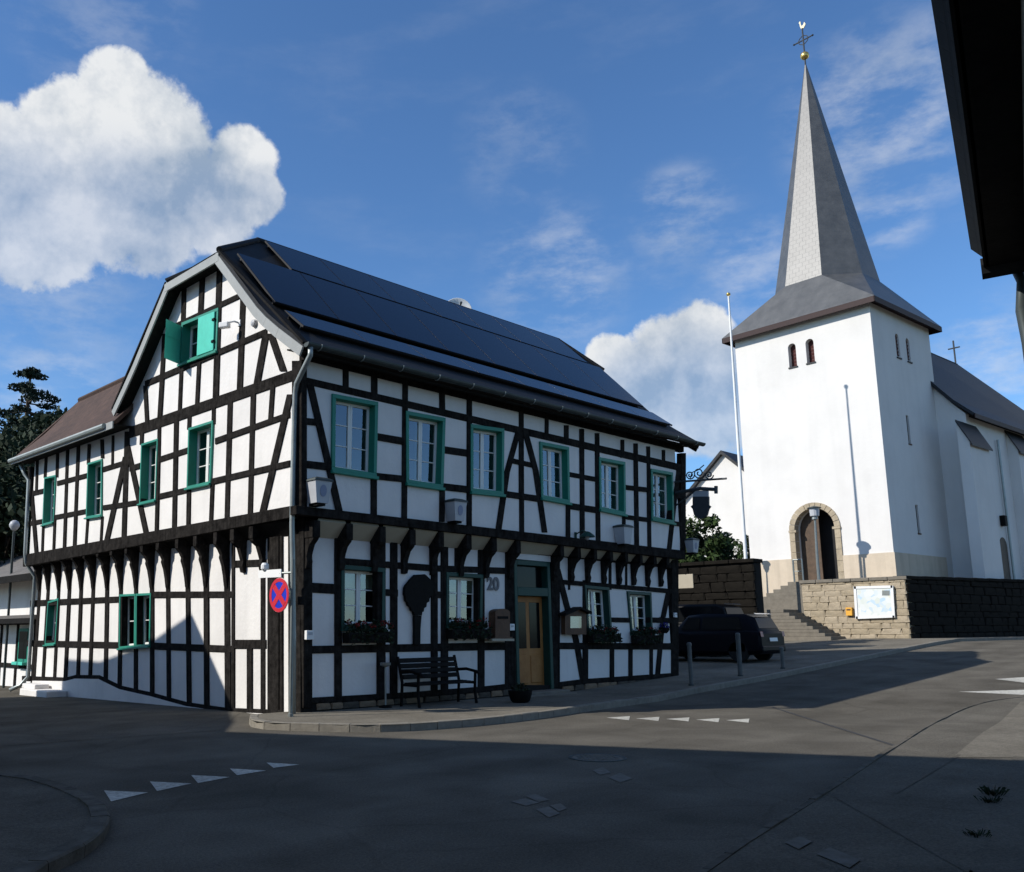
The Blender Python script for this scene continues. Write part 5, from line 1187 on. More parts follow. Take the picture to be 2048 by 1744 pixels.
# sides: +a edge oc[7],oc[0]; +b oc[1],oc[2]; -a oc[3],oc[4]; -b oc[5],oc[6]
side = {'+a': (sq[1], sq[2], oc[0], oc[7]), '+b': (sq[2], sq[3], oc[2], oc[1]), '-a': (sq[3], sq[0], oc[4], oc[3]), '-b': (sq[0], sq[1], oc[6], oc[5])}
for k in side.values(): mb.add(k, [(0, 1, 2, 3)])
for c, i, j in ((sq[2], 0, 1), (sq[3], 2, 3), (sq[0], 4, 5), (sq[1], 6, 7)): mb.add([c, oc[j], oc[i]], [(0, 1, 2)])
mb.add([q for q in sq], [(3, 2, 1, 0)])
broach = mb.build('spire_foot', 'slate_church', church, uv=True)
for i in range(8):
    j = (i+1) % 8; nseg = 6; vs = []
    for k in range(nseg):
        t = k/nseg; vs += [oc[i].lerp(apex, t), oc[j].lerp(apex, t)]
    vs.append(apex); fs = [(2*k, 2*k+1, 2*k+3, 2*k+2) for k in range(nseg-1)]+[(2*nseg-2, 2*nseg-1, 2*nseg)]
    inn = cw(ac, bc, zo); MB().add(vs+[inn], fs+[(1, 0, len(vs))]).build('spire_face', 'slate_church', church, uv=True)
for a, b in zip(sq, sq[1:]+sq[:1]):
    d = (b-a).normalized(); nrm = V((d.y, -d.x, 0)); MB().prism([a+V((0, 0, .0)), b+V((0, 0, .0)), b+V((0, 0, -.28)), a+V((0, 0, -.28))], -nrm*.05).build('eave_board', 'red_board', church)
mb = MB(); i_ = .06
mb.prism([cw(-ov_+i_, -ov_+i_, TZ-.03), cw(TD+ov_-i_, -ov_+i_, TZ-.03), cw(TD+ov_-i_, TW+ov_-i_, TZ-.03), cw(-ov_+i_, TW+ov_-i_, TZ-.03)], V((0, 0, -.05))); mb.build('eave_soffit', 'red_board', church)
fin = MB().tube([apex+V((0, 0, -.4)), apex+V((0, 0, 2.1))], .045, 8).build('finial_rod', 'grey_iron', church)
MB().lathe([(.01, -.24), (.12, -.21), (.21, -.12), (.24, 0), (.21, .12), (.12, .21), (.01, .24)], apex+V((0, 0, .35)), 18).build('golden_ball', 'gold', fin, smooth=True)
cz = apex+V((0, 0, 1.35)); cb = MB(); cb.tube([cz-cY*.55, cz+cY*.55], .04, 8)
for s in (-1, 1):
    for d in (V((0, 0, 1)), V((0, 0, -1))): cb.tube([cz+cY*.30*s, cz+cY*.22*s+d*.16, cz+d*.30], .025, 6)
    cb.lathe([(.02, -.06), (.07, 0), (.02, .06)], cz+cY*.55*s, 8)
cb.build('cross', 'grey_iron', fin)
ck = apex+V((0, 0, 2.05)); cp = [(-.42, .25), (-.30, .45), (-.12, .28), (.05, .25), (.14, .42), (.14, .60), (.22, .66), (.36, .56), (.27, .50), (.25, .30), (.15, .08), (.0, 0), (-.2, .05)]
MB().prism([ck+cY*(x*.5)+V((0, 0, y*.85)) for x, y in cp], cX*.05).build('weathercock', 'cock_metal', fin)
# nave
NB = -1.35; A0 = TD-.2
vA = FR.uz  # verge points on the west wall plane a=A0
WP = Face(CO+cX*A0, cY, -cX)
v0 = WP.uz((1850, 745)); v1 = WP.uz((1932, 818)); sl = (v0[1]-v1[1])/(v0[0]-v1[0]); rB = 3.3; rZ = v1[1]+sl*(rB-v1[0])*.93
eB, eZ = v1[0]-.25, v1[1]-.25*sl*.9
rEnd = RS.uz((1910, 715)); NL = 24.0
rx1 = None
pp = onpl((1910, 715), CO+cY*rB, cY)-CO; RA = pp.dot(cX)
nv = MB(); b2 = 2*rB-eB
kB, kZ = v1[0]+.45, v1[1]+.45*sl*.9
def N3(a, b, z): return cw(a, b, z)
nv.slab([N3(A0-.25, kB, kZ), N3(NL, kB, kZ), N3(RA, rB, rZ), N3(A0-.25, rB, rZ)], .16)
nv.slab([N3(A0-.25, eB-.2, eZ-.02), N3(NL+1, eB-.2, eZ-.02), N3(NL, kB, kZ), N3(A0-.25, kB, kZ)], .14)
nv.slab([N3(A0-.25, rB, rZ), N3(RA, rB, rZ), N3(NL, b2, eZ), N3(A0-.25, b2, eZ)], .16)
nv.slab([N3(NL, kB, kZ), N3(NL, b2, eZ), N3(RA, rB, rZ)], .16)
nroof = nv.build('nave_roof', 'slate_nave', church, uv=True)
MB().prism([N3(A0-.2, eB-.2, eZ-.02), N3(NL+1, eB-.2, eZ-.02), N3(NL+1, eB-.2, eZ-.25), N3(A0-.2, eB-.2, eZ-.25)], cY*.05).build('eave_board', 'red_board', nroof)
NW = v1[0]+.05
nw = MB(); nw.prism([cw(A0, NW, 3.2), cw(A0, 8.0, 3.2), cw(A0, 8.0, eZ), cw(A0, rB+1, rZ-1.6), cw(A0, rB, rZ-.35), cw(A0, kB+.1, kZ-.2), cw(A0, NW, v1[1]-.22)], cX*.4)
nw.prism([cw(A0+.4, NW+.002, 2.8), cw(NL, NW+.002, 2.8), cw(NL, NW+.002, eZ-.05), cw(A0+.4, NW+.002, eZ-.05)], cY*.5)
nw.prism([cw(NL-.4, NW+.5, 2.8), cw(NL-.4, 8, 2.8), cw(NL-.4, 8, eZ), cw(NL-.4, NW+.5, eZ)], cX*.4)
nwall = nw.build('nave_wall', 'church_plaster', church)
NS = Face(CO+cY*NW, cX, -cY)
# buttresses with slate caps along the nave wall
def buttress(px_top, px_bot, wdt):
    u, z = NS.uz(px_top); ub, zb_ = NS.uz(px_bot)
    o = .50
    MB().prism([NS.P((u, 2.8), -.02), NS.P((u, 2.8), o), NS.P((u, z-1.15), o), NS.P((u, z), -.02)], cX*wdt).build('buttress', 'church_plaster', nwall)
    MB().prism([NS.P((u-.12, z+.06), 0), NS.P((u-.12, z-1.27), o+.14), NS.P((u-.12, z-1.36), o+.14), NS.P((u-.12, z-.06), 0)], cX*(wdt+.24)).build('buttress_cap', 'slate_nave', nwall)
buttress((1912, 842), (1950, 1145), 2.4); buttress((2010, 862), (2040, 1100), 2.4)
ud, zd = NS.uz((2008, 1148)); _, zd1 = NS.uz((2008, 1076))
MB().prism([NS.P(p, .02) for p in arch(ud+.35, .95, 3.6, zd1-.45)], cY*.1).build('side_door', 'church_door', nwall)
ul, zl = NS.uz((2002, 1042)); MB().box(NS.P((ul, zl), .12), (.35, .25, .55), ax=(cX, cY, V((0, 0, 1))), ch=.03).build('wall_lamp', 'black_iron', nwall)
MB().tube([NS.P((NS.uz((1990, 880))[0], NS.uz((1990, 880))[1]), .12), NS.P((NS.uz((1990, 880))[0], 3.6), .12)], .06, 8).build('downpipe', 'zinc', nwall)
cq = cw(RA, rB, rZ); mb = MB().tube([cq, cq+V((0, 0, 1.5))], .05, 6); mb.tube([cq+V((0, 0, 1.0))-cY*.35, cq+V((0, 0, 1.0))+cY*.35], .045, 6); mb.build('roof_cross', 'grey_iron', nroof)

# ------------------------------------------------------------------ churchyard walls, steps, terrace
WX = 32.0; wy0, wy1 = .48, 4.95; wzt = 3.76
rw = thing('retaining_wall', 'sunlit beige stone retaining wall in front of the church portal', 'wall', (WX, 2.5, ground_z(WX, 2.5)))
MB().prism([V((WX+.06, wy0+.02, .3)), V((WX+.06, wy1, .3)), V((WX+.06, wy1, wzt-.08)), V((WX+.06, wy0+.02, wzt-.08))], V((.5, 0, 0))).build('wall_core', 'mortar', rw)
stones(rw, (WX, wy1, 0), (0, -1, 0), (-1, 0, 0), wy1-wy0-.02, lambda s: ground_z(WX, wy1-s)+.1, lambda s: wzt-.16, ['stone_beige', 'stone_pale', 'stone_beige', 'stone_pale'], (.2, .36), (.35, .85), .2, 11, gap=.004)
for k in range(6):
    a = wy0-.06+k*.77; MB().box((WX+.22, a+.38, wzt-.08), (.62, .755, .15), ch=.02).build('coping_stone', 'step_stone', rw)
# shaded wall going up the road
sw = thing('road_wall', 'dark shaded stone wall running up the road beside the church', 'wall', (45, -1.0, 1.2))
rwd = V((1, -.118, 0)).normalized(); rwn = V((rwd.y, -rwd.x, 0)); rw0 = V((WX+.02, wy0, 0)); top_z = lambda q: wzt+q*.014
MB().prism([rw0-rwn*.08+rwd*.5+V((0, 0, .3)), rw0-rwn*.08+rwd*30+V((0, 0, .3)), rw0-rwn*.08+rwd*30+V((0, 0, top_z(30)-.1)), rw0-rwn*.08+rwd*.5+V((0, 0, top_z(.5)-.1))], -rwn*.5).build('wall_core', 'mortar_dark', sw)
stones(sw, rw0, rwd, rwn, 24, lambda q: 1.05, lambda q: top_z(q)-.16, ['stone_shaded'], (.26, .42), (.5, 1.2), .2, 12)
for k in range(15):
    c = rw0+rwd*(k*1.6+.74)-rwn*.22; MB().box(c+V((0, 0, top_z(k*1.6+.8)-.07)), (1.58, .6, .14), ax=(rwd, -rwn, V((0, 0, 1))), ch=.02).build('coping_stone', 'stone_shaded', sw)
# terrace behind the walls
terr = MB(); terr.prism([V((WX+.5, wy0+.5, .2)), V((62, wy0-2.6, .2)), V((62, 40, .2)), V((22.6, 40, .2)), V((22.6, 9.7, .2)), V((36.4, 9.7, .2)), V((36.4, wy1, .2)), V((WX+.5, wy1, .2))], V((0, 0, 3.5))); struct(terr.build('churchyard_terrace', 'paving'))
# stair: lower flight climbs to the left in front of the wall, upper flight turns back to the portal
st = thing('church_steps', 'stone dog-leg steps climbing from the street to the church portal', 'steps', (31.2, 4.5, ground_z(31, 4)))
n = 9; ys, ye = onx((1690, 1289), 31.9).y, onx((1583, 1212), 31.9).y; z0 = ground_z(31.3, 3.3)+.1; rise = (2.42-z0)/n
for k in range(n):
    y0 = ys+(ye-ys)*k/n; MB().box((31.25, (y0+7.6)/2, z0+rise*(k+.5)-(.05 if k == 0 else 0)), (1.48, 7.6-y0, rise-.004+(.1 if k == 0 else 0)), ch=.012).build('step', 'step_stone', st)
n2 = 6
for k in range(n2):
    y0 = 7.4-.36*k; z1 = 2.75+(3.72-2.75)*(k+1)/n2
    MB().box((33.65, (y0+4.9)/2, z1-.09-(.3 if k == 0 else 0)), (3.3, max(y0-4.9, .2), .165+(.6 if k == 0 else 0)), ch=.012).build('step', 'step_stone', st)
MB().box((33.4, 8.55, 1.47), (5.9, 2.3, 2.56), ch=.02).build('landing', 'step_stone', st)
# railing by the portal
t = thing('stair_railing', 'thin metal railing at the top of the church steps', 'railing', (32.3, 5.3, 3.7))
pa, pb = onx((1588, 1162), 32.15), onx((1606, 1162), 32.15)
for p in (pa, pb): MB().tube([V((32.2, p.y, 3.55)), V((32.2, p.y, 4.75))], .04, 8).build('post', 'post_metal', t)
MB().tube([V((32.2, pa.y, 4.74)), V((32.2, pb.y, 4.74))], .035, 8).build('handrail', 'post_metal', t)
MB().tube([V((32.2, pa.y, 4.2)), V((32.2, pb.y, 4.2))], .02, 8).build('mid_rail', 'post_metal', t)
# notice board and yellow box on the wall
def wq(x, y, off): q = onx((x, y), WX-.03); return V((WX-.03-off, q.y, q.z))
t = thing('notice_board', 'white framed notice board with a town plan on the beige church wall', 'notice board', wq(1748, 1236, .02))
MB().prism([wq(x, y, .0) for x, y in [(1710, 1173), (1787, 1171), (1791, 1235), (1714, 1238)]], V((-.09, 0, 0))).build('case', 'sign_white', t)
MB().prism([wq(x, y, .091) for x, y in [(1716, 1179), (1782, 1177), (1785, 1230), (1719, 1232)]], V((-.006, 0, 0))).build('print', 'plan', t)
for q in ([(1710, 1173), (1787, 1171), (1787, 1176), (1710, 1178)], [(1714, 1233), (1791, 1231), (1791, 1235), (1714, 1238)], [(1709, 1173), (1714, 1173), (1718, 1238), (1713, 1238)], [(1783, 1171), (1788, 1171), (1792, 1235), (1787, 1235)]):
    MB().prism([wq(x, y, .091) for x, y in q], V((-.03, 0, 0))).build('frame', 'sign_white', t)
MB().prism([wq(x, y, .1) for x, y in [(1766, 1181), (1781, 1181), (1781, 1191), (1766, 1191)]], V((-.004, 0, 0))).build('stamp', 'post_metal', t)
t = thing('yellow_box', 'small yellow box fixed to the stone wall left of the notice board', 'box', wq(1700, 1231, 0))
MB().prism([wq(x, y, 0) for x, y in [(1694, 1215), (1706, 1215), (1707, 1231), (1695, 1231)]], V((-.16, 0, 0))).build('case', 'yellow', t)
MB().prism([wq(x, y, .161) for x, y in [(1696, 1218), (1704, 1218), (1704, 1221), (1696, 1221)]], V((-.006, 0, 0))).build('slot', 'brown_wood', t)
# dark garden wall behind the cars
DX = 22.0; dy0, dz1 = 2.2, 4.12
dw = thing('garden_wall', 'tall dark stone wall behind the parked cars', 'wall', (DX, 6, .5))
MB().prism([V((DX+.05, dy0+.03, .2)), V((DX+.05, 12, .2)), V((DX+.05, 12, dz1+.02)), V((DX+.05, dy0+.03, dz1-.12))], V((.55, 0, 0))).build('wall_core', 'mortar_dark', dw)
stones(dw, (DX, 8, 0), (0, -1, 0), (-1, 0, 0), 8-dy0, lambda s: ground_z(DX, 8-s)+.1, lambda s: dz1-.2, ['stone_shaded'], (.25, .4), (.4, 1.0), .2, 13)
for k in range(8): MB().box((DX+.28, dy0+.5+k*1.0-.05, dz1-.06), (.72, .98, .14), ch=.02).build('coping_stone', 'stone_shaded', dw)
MB().box((DX-.03, onx((1367, 1163), DX).y, onx((1367, 1163), DX).z), (.06, .9, .55), ch=.02).build('render_patch', 'soffit_plaster', dw)

# flagpole and lamps
pf = onx((1490, 1108), 29.6); pt_ = onx((1457, 592), 29.6); fz = .2
t = thing('flagpole', 'tall white flagpole with a small ball left of the church tower', 'flagpole', (29.6, pf.y, 1.0))
mnd = MB().box((29.6, pf.y+1.0, 2.2), (2.6, 3.2, 4.0), ch=.05); 
base_z = ground_z(29.6, pf.y)
MB().tube([V((29.6, pf.y, base_z-.2)), V((29.6, pf.y+(pt_.y-pf.y)*.5, (pt_.z+base_z)/2)), V((29.6, pt_.y, pt_.z))], [.085, .07, .04], 10).build('pole', 'sign_white', t)
MB().lathe([(.01, -.10), (.08, -.06), (.10, 0), (.08, .06), (.01, .10)], V((29.6, pt_.y, pt_.z+.08)), 12).build('ball', 'gold', t)
MB().lathe([(.16, 0), (.16, .25), (.09, .3)], V((29.6, pf.y, base_z)), 12).build('foot', 'post_metal', t)
def street_lamp(x, px_top, px_bot, zb, lab, s=1.0):
    pb = onx(px_bot, x); ptp = onx(px_top, x); b = V((x, pb.y, zb)); tp = V((x, ptp.y, ptp.z))
    t = thing('street_lamp', lab, 'street lamp', b, 'lamps round the church')
    MB().tube([b+V((0, 0, -.1)), b+V((0, 0, .9)), tp-V((0, 0, .3*s))], [.06*s, .05*s, .035*s], 8).build('pole', 'post_metal', t)
    MB().lathe([(.07*s, -.32*s), (.15*s, -.30*s), (.17*s, -.02*s)], tp, 12).build('lamp_glass', 'lantern_glass', t)
    MB().lathe([(.10*s, -.42*s), (.09*s, -.32*s)], tp, 10).build('collar', 'post_metal', t)
    MB().lathe([(.02*s, .06*s), (.22*s, .0), (.24*s, -.03*s), (.16*s, -.03*s)], tp, 12).build('cap', 'zinc_dark', t)
street_lamp(32.9, (1628, 1015), (1638, 1160), 3.7, 'slim street lamp standing in front of the church portal', 1.35)
street_lamp(33.5, (1451, 1066), (1453, 1110), 3.7, 'small lamp in front of the white gabled parish house', 1.0)

# parish house with white gable left of the tower
pX = 46.0; PH = Face((pX, 0, 0), (0, 1, 0), (-1, 0, 0))
ua_, ub_ = PH.uz((1372, 990))[0], PH.uz((1500, 945))[0]
pk = PH.uz((1446, 908)); eL = PH.uz((1368, 1000)); eR = PH.uz((1498, 948))
slp = (pk[1]-eR[1])/(pk[0]-eR[0]); eLz = pk[1]-slp*(eL[0]-pk[0])
hw = 5.6
ph = thing('parish_house', 'white gabled house behind the flagpole with a dark slate roof', 'house', (pX, pk[0], 3.7))
g = [(pk[0]-hw, 3.2), (pk[0]+hw, 3.2), (pk[0]+hw, pk[1]-hw*slp), pk, (pk[0]-hw, pk[1]-hw*slp)]
MB().prism([PH.P(p) for p in g], V((9, 0, 0))).build('wall', 'church_plaster', ph)
for s in (1, -1):
    q = [PH.P((pk[0], pk[1]+.22), .3), PH.P((pk[0]+s*(hw+.5), pk[1]+.22-(hw+.5)*slp), .3)]
    MB().prism([q[0], q[1], q[1]+V((0, 0, -.25)), q[0]+V((0, 0, -.25))], V((9.6, 0, 0))).build('roof', 'slate_nave', ph, uv=True)
for u in (pk[0]-2.0, pk[0]+2.2):
    w = MB().prism([PH.P(p, .02) for p in [(u-.45, 5.2), (u+.45, 5.2), (u+.45, 6.6), (u-.45, 6.6)]], V((.1, 0, 0))); wo = w.build('window', 'white_paint', ph)
    MB().prism([PH.P(p, .025) for p in [(u-.37, 5.28), (u+.37, 5.28), (u+.37, 6.52), (u-.37, 6.52)]], V((-.004, 0, 0))).build('pane', 'car_glass', wo)

# ------------------------------------------------------------------ vegetation
def crown(mb, c, rad, nclump, nleaf, size, r, squash=1.0):
    for _ in range(nclump):
        while True:
            p = V((r.uniform(-1, 1), r.uniform(-1, 1), r.uniform(-1, 1)))
            if .35 < p.length < 1: break
        q = V(c)+V((p.x*rad[0], p.y*rad[1], p.z*rad[2])); k = r.uniform(.16, .34)*min(rad)
        leaf_quads(mb, q, (k*1.3, k*1.3, k), nleaf, size, r)
def tree(name, lab, base, h, rad, seed, m, group=None, nclump=60, nleaf=90, size=.16):
    r = random.Random(seed); t = thing(name, lab, 'tree', base, group); b = V(base)
    tp = b+V((r.uniform(-.4, .4), r.uniform(-.4, .4), h*.72)); tr = MB().tube([b+V((0, 0, -.3)), b+V((.1, 0, h*.3)), tp], [h*.03, h*.022, h*.008], 8)
    for k in range(7):
        a = r.uniform(0, 6.28); s = b.lerp(tp, r.uniform(.45, .95)); e = s+V((math.cos(a)*rad*.7, math.sin(a)*rad*.7, r.uniform(.1, .25)*h)); tr.tube([s, s.lerp(e, .5)+V((0, 0, .2)), e], [h*.012, h*.008, .02], 6)
    tr.build('trunk', 'bark', t)
    mb = MB(); crown(mb, b+V((0, 0, h*.66)), (rad, rad, h*.36), nclump, nleaf, size, r); mb.build('crown', m, t); return t
def far(px, dist, z): d = ray(*px); d = d/ math.hypot(d.x, d.y); return V((CAM.x+d.x*dist, CAM.y+d.y*dist, z))
HZ = 0
# wooded slope on the left
hill = MB(); hv = []; nx_, ny_ = 14, 10
for j in range(ny_+1):
    for i in range(nx_+1):
        x = -60+i*10; y = 34+j*12; z = -1.2+9*min(1, j/5.0)*(.75+.25*math.sin(i*.9+j*.5)); hv.append(V((x, y, z if j else -1.6)))
hill.add(hv, [(j*(nx_+1)+i, j*(nx_+1)+i+1, (j+1)*(nx_+1)+i+1, (j+1)*(nx_+1)+i) for j in range(ny_) for i in range(nx_)]); struct(hill.build('hill', 'ground', smooth=True))
labs = ['dark broadleaf tree whose crown edges the frame beyond the wing roof', 'rounded dark tree just above the brown wing roof', 'tall dark tree on the slope under the pine', 'low dark tree behind the globe lamp', 'dense dark tree between the pine and the brown roof', 'dark tree on the slope behind the low side house']
for i, (px, d, topy, rad) in enumerate((((-30, 900), 47, 830, 4.5), ((150, 880), 52, 782, 4.0), ((60, 880), 55, 822, 4.5), ((10, 980), 42, 930, 3.8), ((110, 860), 60, 790, 4.5), ((-90, 900), 50, 850, 5))):
    b = far(px, d, 0); zt_ = CAM.z+(ray(px[0], topy).z/math.hypot(ray(px[0], topy).x, ray(px[0], topy).y))*d
    bz_ = 1.0; tree('broadleaf_tree', labs[i], V((b.x, b.y, bz_)), (zt_-bz_)/1.16, rad, 20+i, 'leaf_dark', 'trees on the slope', 80, 170, .17)
# the pine
b = far((45, 900), 62, 3); dd = 62; zt_ = CAM.z+ray(45, 733).z/math.hypot(ray(45, 733).x, ray(45, 733).y)*dd
t = thing('pine_tree', 'lone ragged pine standing above the dark trees on the slope', 'tree', b); r = random.Random(5); H_ = zt_-3
MB().tube([b, b+V((0, 0, H_*.5)), b+V((.2, 0, H_))], [.35, .25, .06], 8).build('trunk', 'bark', t)
mb = MB(); br = MB()
for k in range(46):
    f = r.uniform(.60, 1.0); a = r.uniform(0, 6.28); L = (1.35+1.1*(1-f)*2.2)*r.uniform(.45, 1.0)*(.5 if f > .96 else 1)
    s = b+V((.2*f, 0, H_*f)); e = s+V((math.cos(a)*L, math.sin(a)*L, -.15*L+r.uniform(-.1, .3)))
    br.tube([s, e], [.06, .02], 5); leaf_quads(mb, e, (.55, .55, .22), 70, .13, r); leaf_quads(mb, s.lerp(e, .6), (.45, .45, .2), 45, .13, r)
for a, f, L in ((3.3, .70, 2.8), (.2, .66, 2.6), (2.6, .62, 3.2), (.6, .60, 2.4), (4.2, .64, 2.6)):
    s = b+V((0, 0, H_*f)); d = C_R.copy(); d.z = 0; d = d.normalized()*(1 if a < 1.5 else -1)
    e = s+d*L*1.0+V((0, 0, -.35*L)); br.tube([s, e], [.08, .03], 5)
    for q in (.5, .75, 1): leaf_quads(mb, s.lerp(e, q), (.5, .5, .18), 45, .13, r)
br.build('branches', 'bark', t); mb.build('crown', 'leaf_conifer', t)
# shrubs near the church
def shrub(px, x, zb, w, topy, lab, seed, m, columnar=False):
    q = onx(px, x); tz = onx((px[0], topy), x).z; b = V((x, q.y, zb)); h = tz-zb; r = random.Random(seed)
    t = thing('columnar_shrub' if columnar else 'bush', lab, 'shrub', b, 'shrubs by the churchyard')
    MB().tube([b, b+V((0, 0, h*.6))], .05, 6).build('stem', 'bark', t); mb = MB()
    if columnar:
        for k in range(26): leaf_quads(mb, b+V((r.uniform(-w, w)*.35, r.uniform(-w, w)*.35, h*(.06+.9*k/26))), (w*.42, w*.42, .22), 55, .07, r)
    else: crown(mb, b+V((0, 0, h*.55)), (w, w, h*.48), 40, 90, .10, r)
    mb.build('foliage', m, t)
bed = MB().box((23.75, 6.7, 1.9), (2.2, 5.9, 3.5)); struct(bed.build('planting_bed', 'ground'))
shrub((1395, 1080), 23.6, 3.64, 1.3, 1035, 'green bush spilling over the dark wall next to the inn sign', 31, 'leaf_mid')
shrub((1425, 1095), 24.2, 3.64, 1.0, 1068, 'lower dark bush beside the small lamp', 32, 'leaf_dark')
shrub((1481, 1100), 38.0, 3.7, .5, 1078, 'short clipped shrub left of the flagpole base', 33, 'leaf_mid', True)
shrub((1497, 1100), 38.5, 3.7, .42, 1068, 'narrow columnar shrub against the left edge of the church tower', 34, 'leaf_dark', True)
# weeds along the wall joint on the right
for i, px in enumerate(((1987, 1590), (1981, 1604), (1955, 1672))):
    p = gp(px, .024); t = thing('weed_tuft', ('small green weed tuft in the near pavement joint, the fullest of three', 'thin weed tuft growing right against the fullest one in the near pavement joint', 'sparse weed tuft growing alone further along the near pavement joint')[i], 'weed', p, 'weeds along the near joint'); mb = MB(); r = random.Random(60+i)
    for k in range(70):
        a = r.uniform(0, 6.28); l = r.uniform(.015, .05)*(1.5, 1.0, .8)[i]; w = .0035; d = V((math.cos(a), math.sin(a), 0)); s = V((-d.y, d.x, 0))*w
        o_ = p+d*r.uniform(0, .09); mb.add([o_-s, o_+s, o_+d*l*.6+V((0, 0, l))+s*.3, o_+d*l+V((0, 0, l*1.05))], [(0, 1, 2, 3)])
    mb.build('blades', 'leaf_dark', t)

# ------------------------------------------------------------------ low house and globe lamp in the side street (far left)
LH = Face((1.2, 0, 0), (0, 1, 0), (-1, 0, 0)); 
lh = thing('side_house', 'low white timbered side house with grey roof beyond the wing', 'house', (1.2, 18, -.25))
ly0, ly1 = 14.6, 27.0
def lp_(px): return LH.uz(px)
MB().prism([V((1.2, ly0, -.6)), V((1.2, ly1, -.6)), V((1.2, ly1, 3.5)), V((1.2, ly0, 3.5))], V((6, 0, 0))).build('wall', 'plaster', lh)
MB().slab([V((.2, ly1+.4, 3.35)), V((.2, ly0-.2, 3.35)), V((3.8, ly0-.2, 4.9)), V((3.8, ly1+.4, 4.9))], .16).build('roof', 'roof_grey', lh, uv=True)
MB().slab([V((7.6, ly0-.2, 3.35)), V((7.6, ly1+.4, 3.35)), V((3.8, ly1+.4, 4.9)), V((3.8, ly0-.2, 4.9))], .16).build('roof', 'roof_grey', lh, uv=True)
MB().prism([V((.16, ly1+.4, 3.38)), V((.16, ly0-.2, 3.38)), V((.16, ly0-.2, 3.16)), V((.16, ly1+.4, 3.16))], V((.05, 0, 0))).build('fascia_board', 'dark_board', lh)
MB().box((.75, (ly0+ly1)/2, 2.05), (.9, ly1-ly0, .12)).build('canopy', 'roof_grey', lh)
MB().box((.32, (ly0+ly1)/2, 1.93), (.08, ly1-ly0, .16)).build('canopy_beam', 'dark_board', lh)
for y in (15.2, 16.6, 18.2, 19.8, 21.5): MB().box((1.19, y, .75), (.06, .16, 2.4)).build('post', 'timber', lh)
for z in (.45, 1.9): MB().box((1.185, 19.5, z), (.06, 10, .15)).build('rail', 'timber', lh)
for y in (17.4, 20.6):
    w = MB().box((1.15, y, 1.15), (.1, .95, 1.1), ch=.01).build('window', 'green_paint', lh); MB().box((1.094, y, 1.15), (.01, .75, .9)).build('pane', 'car_glass', w)
    MB().box((1.05, y, .55), (.25, 1.0, .10), ch=.01).build('window_ledge', 'green_light', w)
MB().box((1.16, 15.9, .75), (.08, .9, 2.1)).build('door', 'brown_wood', lh)
p = far((12, 1300), 33, 0); tz = CAM.z+ray(12, 1050).z/math.hypot(ray(12, 1050).x, ray(12, 1050).y)*33
t = thing('globe_lamp', 'white globe street lamp against the dark trees', 'street lamp', V((p.x, p.y, ground_z(p.x, p.y))))
MB().tube([V((p.x, p.y, ground_z(p.x, p.y)-.1)), V((p.x, p.y, tz-.2))], .045, 8).build('pole', 'zinc_dark', t)
MB().lathe([(.035, -.19), (.10, -.14), (.16, -.05), (.17, .03), (.13, .12), (.055, .17), (.01, .175)], V((p.x, p.y, tz)), 18).build('globe', 'lantern_glass', t, smooth=True)

# ------------------------------------------------------------------ neighbours
# the house right beside the viewpoint: only its overhanging eave shows
wv = V((ray(2061, 1245).x, ray(2061, 1245).y, 0)).normalized(); nl = V((-wv.y, wv.x, 0))         # along the wall; towards the street
def nq(s, l, z): return V((CAM.x, CAM.y, 0))+wv*s+nl*l+V((0, 0, z))
def on_lat(px, z): d = ray(*px); k = (z-CAM.z)/d.z; q = CAM+d*k-V((CAM.x, CAM.y, 0)); return q.dot(wv), q.dot(nl)
EZ = 4.75
s_end, l_end = on_lat((1952, 552), EZ); s_n, l_n = on_lat((1862, 0), EZ)
LE = (l_end+l_n)/2-.09
nb_ = thing('near_house', 'dark overhanging tiled eave of the house beside the viewpoint', 'house', nq(0, -3, 0))
WLAT = -.28
MB().prism([nq(-9, WLAT, -.1), nq(s_end-.35, WLAT, -.1), nq(s_end-.35, WLAT, EZ+.1), nq(-9, WLAT, EZ+.1)], -nl*7).build('wall', 'render_grey', nb_)
rf = MB().slab([nq(-9.4, LE, EZ+.14), nq(s_end, LE, EZ+.14), nq(s_end, LE-4.2, EZ+3.6), nq(-9.4, LE-4.2, EZ+3.6)], .16); 
rf.slab([nq(s_end, LE-8.0, EZ+.5), nq(-9.4, LE-8.0, EZ+.5), nq(-9.4, LE-4.2, EZ+3.6), nq(s_end, LE-4.2, EZ+3.6)], .16); rfo = rf.build('roof', 'slate', nb_, uv=True)
MB().prism([nq(-9.4, LE+.0, EZ), nq(s_end-.05, LE+.0, EZ), nq(s_end-.05, WLAT-.02, EZ), nq(-9.4, WLAT-.02, EZ)], V((0, 0, .04))).build('eave_soffit', 'dark_board', nb_)
MB().prism([nq(-9.4, LE+.02, EZ), nq(s_end-.03, LE+.02, EZ), nq(s_end-.03, LE+.02, EZ+.16), nq(-9.4, LE+.02, EZ+.16)], -nl*.04).build('fascia_board', 'dark_board', nb_)
for k in range(34):
    s = s_end-.14-.28*k
    MB().tube([nq(s, LE+.0, EZ+.17), nq(s, LE-.5, EZ+.64)], [.09, .09], 8).build('roof_tile', 'slate', rfo)
MB().tube([nq(s_end-.10, LE+.04, EZ+.02), nq(s_end-.10, WLAT, EZ+.02)], .10, 8).build('verge_tile', 'slate', rfo)
dpx = [on_lat((2018, 578), EZ-.12), on_lat((2050, 645), EZ-.55)]
